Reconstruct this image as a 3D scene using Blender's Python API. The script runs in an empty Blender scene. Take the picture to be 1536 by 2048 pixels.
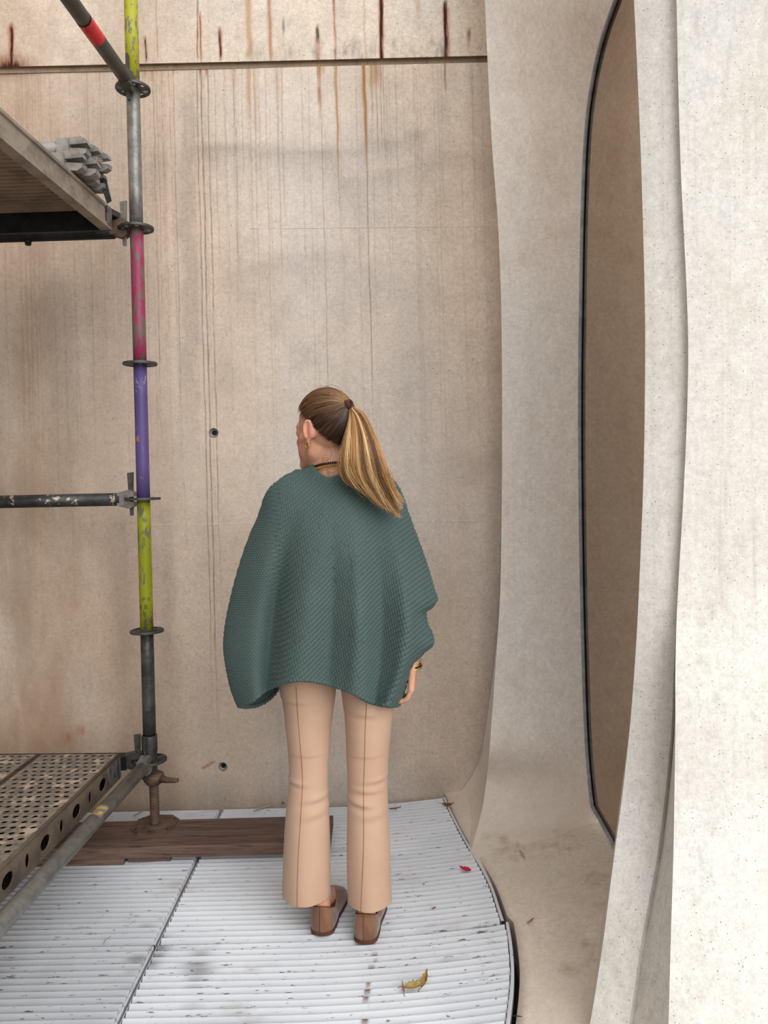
import bpy, math, random
import numpy as np
from mathutils import Vector, Matrix, noise

random.seed(7); rng = np.random.default_rng(7)
scene = bpy.context.scene
# ------------------------------------------------------------------ camera
FPX, CAMH = 1540.0, 1.37
PITCH, ROLL = math.radians(2.6), math.radians(1.25)
cam_data = bpy.data.cameras.new('camera')
cam_data.sensor_fit = 'VERTICAL'; cam_data.sensor_height = 36.0
cam_data.lens = FPX / 2048.0 * 36.0; cam_data.clip_start = 0.02; cam_data.clip_end = 200
cam = bpy.data.objects.new('camera', cam_data)
scene.collection.objects.link(cam)
CROT = Matrix.Rotation(math.pi / 2 - PITCH, 3, 'X') @ Matrix.Rotation(-ROLL, 3, 'Z')
cam.matrix_world = Matrix.Translation((0, 0, CAMH)) @ CROT.to_4x4()
scene.camera = cam
# ------------------------------------------------------------------ sky, sun, exposure
world = bpy.data.worlds.new('overcast_sky'); scene.world = world; world.use_nodes = True
bg = world.node_tree.nodes['Background']
bg.inputs['Color'].default_value = (0.93, 0.97, 1.0, 1); bg.inputs['Strength'].default_value = 1.4
sun_d = bpy.data.lights.new('veiled_sun', 'SUN'); sun_d.energy = 2.4; sun_d.angle = math.radians(60)
sun_d.color = (1.0, 0.965, 0.92)
sun = bpy.data.objects.new('veiled_sun', sun_d); scene.collection.objects.link(sun)
sun.rotation_euler = Vector((-0.62, 1.0, -0.66)).to_track_quat('-Z', 'Y').to_euler()
vs = scene.view_settings
vs.view_transform = 'Standard'; vs.look = 'None'; vs.gamma = 1.0; vs.use_curve_mapping = False
vs.exposure = 0.0

# ------------------------------------------------------------------ pixel -> point of the place
def ray(px, py): return CROT @ Vector(((px - 768) / FPX, (1024 - py) / FPX, -1.0))
def PY(px, py, Y):
    d = ray(px, py); return Vector((0, 0, CAMH)) + d * (Y / d.y)
def PZ(px, py, z):
    d = ray(px, py); return Vector((0, 0, CAMH)) + d * ((z - CAMH) / d.z)
def PX(px, py, x):
    d = ray(px, py); return Vector((0, 0, CAMH)) + d * (x / d.x)
def lerp(a, b, t): return a + (b - a) * t
def sstep(a, b, x):
    t = np.clip((np.asarray(x, float) - a) / (b - a), 0, 1); return t * t * (3 - 2 * t)
def spline(xs, ys, q):
    """smooth (Catmull-Rom / Hermite) interpolation; ys may be vectors"""
    xs = np.asarray(xs, float); ys = np.asarray(ys, float); q = np.asarray(q, float)
    if ys.ndim == 1: ys = ys[:, None]; flat = True
    else: flat = False
    m = np.zeros_like(ys)
    d = (ys[1:] - ys[:-1]) / (xs[1:] - xs[:-1])[:, None]
    m[1:-1] = 0.5 * (d[1:] + d[:-1]); m[0] = d[0]; m[-1] = d[-1]
    i = np.clip(np.searchsorted(xs, q) - 1, 0, len(xs) - 2)
    h = (xs[i + 1] - xs[i])[:, None]; t = ((q - xs[i])[:, None]) / h
    r = (2*t**3 - 3*t**2 + 1) * ys[i] + (t**3 - 2*t**2 + t) * h * m[i] + (-2*t**3 + 3*t**2) * ys[i+1] + (t**3 - t**2) * h * m[i+1]
    return r[:, 0] if flat else r

# ------------------------------------------------------------------ mesh building
class MB:
    def __init__(s): s.v = []; s.f = []; s.sm = []
    def add(s, verts, faces, smooth=False):
        o = len(s.v); s.v += [tuple(map(float, p)) for p in verts]
        s.f += [tuple(i + o for i in f) for f in faces]; s.sm += [smooth] * len(faces); return s
    def box(s, a, b):
        x0, y0, z0 = a; x1, y1, z1 = b
        return s.add([(x0,y0,z0),(x1,y0,z0),(x1,y1,z0),(x0,y1,z0),(x0,y0,z1),(x1,y0,z1),(x1,y1,z1),(x0,y1,z1)],
              [(3,2,1,0),(4,5,6,7),(0,1,5,4),(1,2,6,5),(2,3,7,6),(3,0,4,7)])
    def prism(s, poly, ext, smooth=False):
        """poly: 3D points of one cap; ext: extrusion vector"""
        n = len(poly); e = Vector(ext)
        vs_ = [Vector(p) for p in poly] + [Vector(p) + e for p in poly]
        fs = [tuple(range(n))[::-1], tuple(range(n, 2*n))] + [(i, (i+1) % n, n + (i+1) % n, n + i) for i in range(n)]
        return s.add(vs_, fs, smooth)
    def tube(s, path, r, n=16, caps=True, smooth=True):
        path = [Vector(p) for p in path]; m = len(path)
        rs = r if hasattr(r, '__len__') else [r] * m
        vs_, fs = [], []; up = None
        for i, p in enumerate(path):
            t = (path[min(i+1, m-1)] - path[max(i-1, 0)])
            t = t.normalized() if t.length > 1e-9 else Vector((0, 0, 1))
            if up is None: up = t.orthogonal().normalized()
            up = (up - t * up.dot(t)); up = up.normalized() if up.length > 1e-6 else t.orthogonal().normalized()
            w = t.cross(up)
            for k in range(n):
                a = 2 * math.pi * k / n
                vs_.append(p + (up * math.cos(a) + w * math.sin(a)) * rs[i])
        for i in range(m - 1):
            for k in range(n):
                a, b = i*n + k, i*n + (k+1) % n
                fs.append((a, b, b + n, a + n))
        s.add(vs_, fs, smooth)
        if caps:
            o = len(s.v) - len(vs_)
            s.f += [tuple(o + k for k in range(n))[::-1], tuple(o + (m-1)*n + k for k in range(n))]; s.sm += [False, False]
        return s
    def lathe(s, prof, n=24, c=(0, 0, 0), smooth=True):
        """prof: (r,z) pairs, around z"""
        vs_, fs = [], []; m = len(prof)
        for r_, z in prof:
            for k in range(n):
                a = 2*math.pi*k/n; vs_.append((c[0] + r_*math.cos(a), c[1] + r_*math.sin(a), c[2] + z))
        for i in range(m-1):
            for k in range(n):
                a, b = i*n+k, i*n+(k+1) % n; fs.append((a, b, b+n, a+n))
        return s.add(vs_, fs, smooth)
    def grid(s, P, smooth=True, close_u=False):
        P = np.asarray(P); a, b = P.shape[:2]
        idx = np.arange(a*b).reshape(a, b); fs = []
        bb = b if close_u else b - 1
        for i in range(a-1):
            for j in range(bb):
                k = (j+1) % b; fs.append((idx[i, j], idx[i, k], idx[i+1, k], idx[i+1, j]))
        return s.add(P.reshape(-1, 3), fs, smooth)
    def ellipsoid(s, c, r, n=20, m=14, rot=None):
        vs_, fs = [], []; c = Vector(c)
        for i in range(m+1):
            th = math.pi * i / m
            for k in range(n):
                a = 2*math.pi*k/n
                p = Vector((r[0]*math.sin(th)*math.cos(a), r[1]*math.sin(th)*math.sin(a), r[2]*math.cos(th)))
                if rot is not None: p = rot @ p
                vs_.append(c + p)
        for i in range(m):
            for k in range(n):
                a, b = i*n+k, i*n+(k+1) % n; fs.append((a, a+n, b+n, b))
        return s.add(vs_, fs, True)
    def capsule(s, p0, r0, p1, r1, n=16):
        p0, p1 = Vector(p0), Vector(p1); d = p1 - p0; L = d.length; t = d / L
        path, rs = [], []
        for i in range(6):
            a = math.pi/2*(1 - i/5*0.98); path.append(p0 - t*r0*math.sin(a)); rs.append(max(r0*math.cos(a), 1e-4))
        for i in range(6):
            a = math.pi/2*(0.02 + i/5*0.98); path.append(p1 + t*r1*math.sin(a)); rs.append(max(r1*math.cos(a), 1e-4))
        return s.tube(path, rs, n)
    def mesh(s, name):
        me = bpy.data.meshes.new(name); me.from_pydata(s.v, [], s.f); me.update()
        me.polygons.foreach_set('use_smooth', s.sm); return me
    def build(s, name, m, parent=None, loc=None, kind=None):
        return link(name, s.mesh(name), m, parent, loc, kind)

def link(name, me, m, parent=None, loc=None, kind=None):
    o = bpy.data.objects.new(name, me); scene.collection.objects.link(o)
    if m is not None and len(me.materials) == 0: me.materials.append(m)
    if parent is not None: o.parent = parent
    if loc is not None: o.location = loc
    if kind: o['kind'] = kind
    return o
def thing(name, label, cat, loc=(0, 0, 0), rz=0.0, group=None, kind=None):
    o = bpy.data.objects.new(name, None); o.empty_display_size = 0.05; scene.collection.objects.link(o)
    o.location = loc; o.rotation_euler = (0, 0, rz)
    tag(o, label, cat, group, kind); return o
def tag(o, label=None, cat=None, group=None, kind=None):
    if label: o['label'] = label
    if cat: o['category'] = cat
    if group: o['group'] = group
    if kind: o['kind'] = kind
    return o
def attr(me, name, arr):
    a = me.attributes.new(name, 'FLOAT', 'POINT'); a.data.foreach_set('value', np.asarray(arr, np.float32).ravel())
def vcoords(me):
    a = np.empty(len(me.vertices)*3, np.float32); me.vertices.foreach_get('co', a); return a.reshape(-1, 3)
def fast_grid(name, P, attrs, keep=None, smooth=True):
    """dense grid mesh from an (a,b,3) array, faces where keep is True"""
    a, b = P.shape[:2]
    idx = np.arange(a*b).reshape(a, b)
    q = np.stack([idx[:-1, :-1], idx[:-1, 1:], idx[1:, 1:], idx[1:, :-1]], -1)
    q = q[keep] if keep is not None else q.reshape(-1, 4)
    me = bpy.data.meshes.new(name); n = len(q)
    me.vertices.add(a*b); me.vertices.foreach_set('co', P.astype(np.float32).ravel())
    me.loops.add(n*4); me.loops.foreach_set('vertex_index', q.astype(np.int32).ravel())
    me.polygons.add(n); me.polygons.foreach_set('loop_start', np.arange(0, n*4, 4, dtype=np.int32))
    me.polygons.foreach_set('loop_total', np.full(n, 4, np.int32))
    me.polygons.foreach_set('use_smooth', np.full(n, smooth)); me.update(calc_edges=True)
    for k, v in attrs.items(): attr(me, k, v)
    return me

# ------------------------------------------------------------------ materials
class NT:
    def __init__(s, name):
        s.m = bpy.data.materials.new(name); s.m.use_nodes = True; s.t = s.m.node_tree; s.n = s.t.nodes
        s.b = s.n['Principled BSDF']; s.b.inputs['Specular IOR Level'].default_value = 0.3
    def lk(s, a, b): s.t.links.new(a, b)
    def node(s, kind, **kw):
        n = s.n.new(kind)
        for k, v in kw.items(): setattr(n, k, v)
        return n
    def coords(s, scale=(1, 1, 1), src='Object', rot=(0, 0, 0)):
        if src == 'Position': o = s.node('ShaderNodeNewGeometry').outputs['Position']
        else: o = s.node('ShaderNodeTexCoord').outputs[src]
        mp = s.node('ShaderNodeMapping'); mp.inputs['Scale'].default_value = scale; mp.inputs['Rotation'].default_value = rot
        s.lk(o, mp.inputs['Vector']); return mp.outputs['Vector']
    def noise(s, vec, scale=5, detail=4, rough=0.55, dist=0.0):
        n = s.node('ShaderNodeTexNoise'); n.inputs['Scale'].default_value = scale; n.inputs['Detail'].default_value = detail
        n.inputs['Roughness'].default_value = rough; n.inputs['Distortion'].default_value = dist
        s.lk(vec, n.inputs['Vector']); return n.outputs['Fac']
    def voro(s, vec, scale):
        n = s.node('ShaderNodeTexVoronoi'); n.inputs['Scale'].default_value = scale; s.lk(vec, n.inputs['Vector']); return n
    def ramp(s, fac, lo, hi):
        n = s.node('ShaderNodeMapRange'); n.inputs['From Min'].default_value = lo; n.inputs['From Max'].default_value = hi
        n.interpolation_type = 'SMOOTHSTEP'; s.lk(fac, n.inputs['Value']); return n.outputs['Result']
    def math(s, op, a, b=None):
        n = s.node('ShaderNodeMath', operation=op)
        for i, q in enumerate((a, b)):
            if q is None: continue
            if isinstance(q, (int, float)): n.inputs[i].default_value = q
            else: s.lk(q, n.inputs[i])
        return n.outputs[0]
    def mix(s, fac, a, b, mode='MIX'):
        n = s.node('ShaderNodeMix', data_type='RGBA', blend_type=mode)
        for i, q in ((0, fac), (6, a), (7, b)):
            if isinstance(q, (int, float)): n.inputs[i].default_value = q
            elif isinstance(q, tuple): n.inputs[i].default_value = (*q, 1) if len(q) == 3 else q
            else: s.lk(q, n.inputs[i])
        return n.outputs[2]
    def attr(s, name):
        n = s.node('ShaderNodeAttribute'); n.attribute_name = name; return n.outputs['Fac']
    def color(s, c):
        if isinstance(c, tuple): s.b.inputs['Base Color'].default_value = (*c, 1)
        else: s.lk(c, s.b.inputs['Base Color'])
    def bump(s, h, strength=0.3, dist=0.002):
        n = s.node('ShaderNodeBump'); n.inputs['Strength'].default_value = strength; n.inputs['Distance'].default_value = dist
        s.lk(h, n.inputs['Height']); s.lk(n.outputs['Normal'], s.b.inputs['Normal'])
    def rough(s, r, metal=0.0):
        if isinstance(r, (int, float)): s.b.inputs['Roughness'].default_value = r
        else: s.lk(r, s.b.inputs['Roughness'])
        s.b.inputs['Metallic'].default_value = metal

def srgb(r, g, b):
    f = lambda c: (c/255/12.92) if c/255 <= 0.04045 else ((c/255+0.055)/1.055)**2.4
    return (f(r), f(g), f(b))

def concrete(name, c1, c2, c3, streak=0.35, pits=0.5, stains=False, grain=0.5, streak_scale=(38, 38, 0.9), warm=None, pit_scale=60, low=None, pit_r=0.15, pit_d=0.84):
    t = NT(name); o = t.coords(src='Position')
    col = t.mix(t.ramp(t.noise(o, 1.1, 4), 0.36, 0.64), c1, c2)
    col = t.mix(t.ramp(t.noise(t.coords((1.2, 1.2, 0.8), 'Position'), 3.1, 5, 0.6, 0.5), 0.5, 0.74), col, c3)
    sv = t.coords(streak_scale, 'Position')
    st = t.noise(sv, 1.0, 3, 0.65)
    col = t.mix(t.math('MULTIPLY', t.ramp(st, 0.52, 0.8), streak), col, tuple(x*0.7 for x in c3))
    col = t.mix(t.math('MULTIPLY', t.ramp(st, 0.5, 0.28), streak*0.5), col, tuple(min(1, x*1.25) for x in c1))
    if warm:   # large warmer patches spread over the wall by noise
        col = t.mix(t.math('MULTIPLY', t.ramp(t.noise(t.coords((1.3, 1, 0.35), 'Position'), 0.9, 3), 0.38, 0.62), 0.6), col, warm)
    fl = t.voro(o, 130); sel = t.noise(o, 9, 2)
    g = t.noise(o, 190, 3, 0.7)
    g2 = t.noise(o, 62, 5, 0.78); g3 = t.noise(o, 17, 5, 0.7)
    gv = t.math('ADD', t.math('ADD', t.math('MULTIPLY', t.math('SUBTRACT', g2, 0.5), grain*1.5), t.math('MULTIPLY', t.math('SUBTRACT', g, 0.5), grain*1.1)), t.math('MULTIPLY', t.math('SUBTRACT', g3, 0.5), grain*0.8))
    col = t.mix(1.0, col, t.math('ADD', gv, 1.0), 'MULTIPLY')
    fleck = t.noise(o, 105, 2, 0.6)
    col = t.mix(t.math('MULTIPLY', t.ramp(fleck, 0.65, 0.75), 0.35), col, tuple(min(0.9, x*1.45) for x in c1))
    pv = t.voro(o, pit_scale); pit = t.math('MULTIPLY', t.ramp(pv.outputs['Distance'], pit_r, pit_r*.55), t.ramp(t.node_col(pv), pit_d, pit_d + .04))
    col = t.mix(t.math('MULTIPLY', pit, pits), col, (0.05, 0.042, 0.036))
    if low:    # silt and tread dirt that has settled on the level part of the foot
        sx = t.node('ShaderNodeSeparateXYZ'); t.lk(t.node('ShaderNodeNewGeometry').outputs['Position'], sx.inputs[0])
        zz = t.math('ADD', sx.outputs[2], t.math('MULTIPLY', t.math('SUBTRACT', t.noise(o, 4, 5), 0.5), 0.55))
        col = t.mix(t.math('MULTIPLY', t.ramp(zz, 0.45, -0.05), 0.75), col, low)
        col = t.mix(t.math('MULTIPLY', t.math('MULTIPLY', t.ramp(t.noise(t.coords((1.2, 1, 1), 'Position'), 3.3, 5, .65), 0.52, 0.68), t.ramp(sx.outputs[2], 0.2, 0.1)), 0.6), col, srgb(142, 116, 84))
    if stains:
        col = t.mix(t.math('MULTIPLY', t.attr('warm_shade'), t.ramp(t.noise(t.coords((1.5, 1, .5), 'Position'), 2.0, 5, .6), 0.15, 0.75)), col, srgb(148, 119, 92), 'MIX')
        dn = t.ramp(t.noise(t.coords((150, 150, 18), 'Position'), 1.0, 3), 0.28, 0.6)
        col = t.mix(t.math('MULTIPLY', t.attr('drip'), t.math('ADD', 0.45, t.math('MULTIPLY', dn, 0.55))), col, srgb(124, 94, 68))
        col = t.mix(t.math('MULTIPLY', t.attr('yellow'), 0.8), col, srgb(164, 122, 60))
        dm = t.math('ADD', 0.5, t.math('MULTIPLY', dn, 0.6)); col = t.mix(t.math('MULTIPLY', t.attr('rust'), dm), col, srgb(152, 84, 30))
        col = t.mix(t.math('MINIMUM', t.math('MULTIPLY', t.attr('dark'), t.math('ADD', dm, 0.2)), 1.0), col, srgb(58, 20, 10))
        col = t.mix(t.attr('dirt'), col, srgb(104, 98, 92))
    t.color(col); t.rough(0.88)
    t.bump(t.math('SUBTRACT', t.math('ADD', t.math('MULTIPLY', g, 0.5), t.math('MULTIPLY', st, 0.3)), t.math('MULTIPLY', pit, 1.5)), 0.35, 0.0015)
    return t.m
def _node_col(self, v):
    s = self.node('ShaderNodeSeparateColor'); self.lk(v.outputs['Color'], s.inputs[0]); return s.outputs[0]
NT.node_col = _node_col

def metal(name, c1, c2, rough=0.5, scale=30, metal_=0.6, thr=(0.4, 0.65), stretch=(1, 1, 1), spots=None):
    t = NT(name); o = t.coords(stretch)
    col = t.mix(t.ramp(t.noise(o, scale, 5, 0.65), *thr), c1, c2)
    if spots:
        col = t.mix(t.ramp(t.noise(t.coords(), 26, 4, 0.7), *spots[1]), col, spots[0])
    t.color(col); t.rough(rough, metal_); t.bump(t.noise(o, scale*3, 3), 0.15, 0.001); return t.m
def paint(name, c, under, thr, rough=0.45, stretch=(1, 1, 0.35)):
    t = NT(name); o = t.coords(stretch)
    n = t.noise(o, 62, 6, 0.72, 0.3); n2 = t.noise(t.coords(), 7, 2)
    chip = t.ramp(t.math('ADD', n, t.math('MULTIPLY', n2, 0.25)), thr, thr + 0.02)
    col = t.mix(t.ramp(t.noise(o, 6, 3), 0.35, 0.7), c, tuple(x*0.78 for x in c))
    col = t.mix(chip, col, under); t.color(col); t.rough(rough); t.bump(chip, 0.3, -0.0006); return t.m
def plain(name, c, rough=0.6, metal_=0.0, var=0.25, scale=25):
    t = NT(name); o = t.coords()
    t.color(t.mix(t.ramp(t.noise(o, scale, 4), 0.35, 0.65), c, tuple(x*(1-var) for x in c))); t.rough(rough, metal_); return t.m

M = {}
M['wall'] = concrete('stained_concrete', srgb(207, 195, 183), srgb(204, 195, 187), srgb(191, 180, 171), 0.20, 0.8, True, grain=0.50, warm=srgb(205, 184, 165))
M['wall_up'] = concrete('upper_concrete', srgb(212, 198, 183), srgb(206, 198, 189), srgb(192, 181, 170), 0.15, 0.8, True, grain=0.6)
M['groove'] = concrete('joint_concrete', srgb(150, 132, 112), srgb(140, 124, 108), srgb(120, 104, 90), 0.5, 0.5)
M['pillar'] = concrete('pale_concrete', srgb(231, 223, 215), srgb(230, 226, 221), srgb(221, 211, 201), 0.16, 0.4, streak_scale=(55, 55, 0.7), grain=0.42, low=srgb(206, 192, 176))
M['near'] = concrete('white_concrete', srgb(210, 207, 200), srgb(210, 208, 204), srgb(202, 196, 185), 0.42, 0.75, streak_scale=(52, 52, 1.3), grain=0.42, pit_scale=105, pit_r=.17, pit_d=.62)
M['floor'] = concrete('floor_concrete', srgb(222, 213, 203), srgb(221, 216, 210), srgb(211, 200, 189), 0.1, 0.8, streak_scale=(9, 2.5, 9), grain=1.0, pit_scale=70, pit_d=.7, low=srgb(206, 192, 176))
M['ground'] = concrete('ground_concrete', srgb(60, 54, 48), srgb(66, 60, 54), srgb(50, 46, 42), 0.1, 0.4)
M['galv'] = metal('galvanised_steel', srgb(134, 132, 128), srgb(110, 109, 106), 0.42, 34, 0.45, spots=(srgb(150, 150, 146), (0.66, 0.74)))
M['galv_light'] = metal('dull_zinc', srgb(150, 146, 140), srgb(116, 114, 110), 0.55, 18, 0.35)
M['galv_dark'] = metal('dark_galvanised_steel', srgb(84, 84, 82), srgb(58, 58, 58), 0.5, 24, 0.5)
M['tube_dark'] = metal('greasy_dark_steel', srgb(66, 67, 67), srgb(46, 47, 48), 0.42, 16, 0.4, spots=(srgb(168, 156, 140), (0.61, 0.66)))
M['tube_green'] = metal('grey_green_steel', srgb(88, 88, 80), srgb(70, 68, 62), 0.5, 12, 0.35)
M['black_steel'] = metal('black_steel', srgb(40, 42, 42), srgb(24, 25, 26), 0.5, 20, 0.3, spots=(srgb(110, 98, 78), (0.69, 0.72)))
M['rusty'] = metal('brown_weathered_steel', srgb(104, 84, 70), srgb(82, 66, 56), 0.7, 25, 0.15)
M['rail'] = metal('dusty_aluminium', srgb(150, 138, 124), srgb(120, 110, 100), 0.6, 14, 0.2)
M['soffit'] = metal('dusty_ribbed_aluminium', srgb(140, 122, 104), srgb(108, 94, 80), 0.7, 6, 0.1)
M['yellow'] = paint('yellow_green_paint', srgb(164, 164, 38), srgb(112, 110, 88), 0.655)
M['lime'] = paint('lime_paint', srgb(142, 148, 26), srgb(98, 98, 76), 0.675)
M['pink'] = paint('magenta_paint', srgb(160, 52, 94), srgb(104, 92, 84), 0.62)
M['purple'] = paint('violet_paint', srgb(92, 76, 130), srgb(140, 128, 130), 0.74)
M['red_tape'] = paint('red_tape', srgb(206, 30, 34), srgb(96, 16, 20), 0.70, 0.35)
M['blue'] = paint('blue_paint', srgb(36, 58, 80), srgb(100, 94, 86), 0.60)
M['orange'] = plain('orange_paint', srgb(206, 130, 40), 0.5)
M['ink'] = plain('dark_print', srgb(62, 62, 50), 0.6)
M['rubber'] = plain('grey_rubber', srgb(160, 165, 174), 0.6, 0, 0.35)
M['black'] = plain('black_rubber', srgb(16, 16, 18), 0.7)

def glass_mat():
    t = NT('bronze_mirror_glass')
    t.color((0.39, 0.28, 0.185)); t.rough(0.035, 1.0); t.b.inputs['Specular IOR Level'].default_value = 0.5
    return t.m
M['glass'] = glass_mat()

def slat_mat():
    t = NT('chipped_white_paint'); o = t.coords(src='Position')
    base = t.mix(t.ramp(t.noise(o, 3, 3), 0.35, 0.65), srgb(205, 208, 213), srgb(196, 199, 205))
    soil = t.noise(t.coords((2.0, 6.0, 1.0), 'Position'), 1.6, 4, 0.6)
    base = t.mix(t.math('MULTIPLY', t.ramp(soil, 0.56, 0.8), 0.7), base, srgb(150, 140, 132))
    n = t.noise(t.coords((20, 150, 20), 'Position'), 1.0, 5, 0.74)
    n2 = t.noise(o, 1.3, 2)
    lvl = t.math('ADD', t.math('ADD', n, t.math('MULTIPLY', t.attr('edge'), 0.17)), t.math('MULTIPLY', n2, 0.12))
    chip = t.ramp(lvl, 0.815, 0.83)
    col = t.mix(chip, base, srgb(92, 92, 86))
    sp = t.noise(t.coords((30, 60, 30), 'Position'), 1.0, 2, 0.5)
    col = t.mix(t.math('MULTIPLY', t.ramp(sp, 0.74, 0.76), 0.8), col, srgb(90, 80, 70))
    col = t.mix(t.attr('smear_shade'), col, srgb(64, 56, 52))
    col = t.mix(t.attr('rust'), col, srgb(96, 58, 40))
    t.color(col); t.rough(0.5); t.bump(chip, 0.4, -0.0006); return t.m
M['slat'] = slat_mat()

def wood_mat():
    t = NT('weathered_wood'); o = t.coords((1.5, 26, 26))
    n = t.noise(o, 1.6, 6, 0.65, 1.2)
    col = t.mix(t.ramp(n, 0.3, 0.7), srgb(84, 66, 58), srgb(120, 98, 87))
    col = t.mix(t.math('MULTIPLY', t.ramp(t.noise(t.coords((3, 30, 30)), 2.4, 5), 0.56, 0.66), 0.7), col, srgb(62, 44, 38))
    t.color(col); t.rough(0.8); t.bump(n, 0.6, 0.003); return t.m
M['wood'] = wood_mat()

def deck_mat():
    t = NT('mortar_spattered_steel'); o = t.coords()
    n = t.noise(t.coords((1, 0.8, 1)), 19, 5, 0.68, 0.2)
    col = t.mix(t.ramp(t.noise(o, 40, 4, 0.7), 0.35, 0.65), srgb(104, 96, 88), srgb(138, 126, 114))
    col = t.mix(t.ramp(n, 0.52, 0.62), col, srgb(180, 160, 143))
    col = t.mix(t.ramp(t.noise(o, 55, 3), 0.66, 0.7), col, srgb(64, 58, 54))
    t.color(col); t.rough(0.7, 0.1); t.bump(n, 0.35, 0.002); return t.m
M['deck'] = deck_mat()
M['deck_side'] = metal('brown_grey_steel', srgb(112, 98, 84), srgb(86, 76, 68), 0.6, 12, 0.2, spots=(srgb(190, 178, 160), (0.71, 0.74)))

# =================================================================== THE SETTING
WY = 3.21
def floor_z(x):
    t = np.clip(np.asarray(x, float) + 0.30, 0, 1.15); return 0.105 * t * t
# --- pixel <-> wall helper for the stains
def wx(px, py): p = PY(px, py, WY); return p.x, p.z

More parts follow.
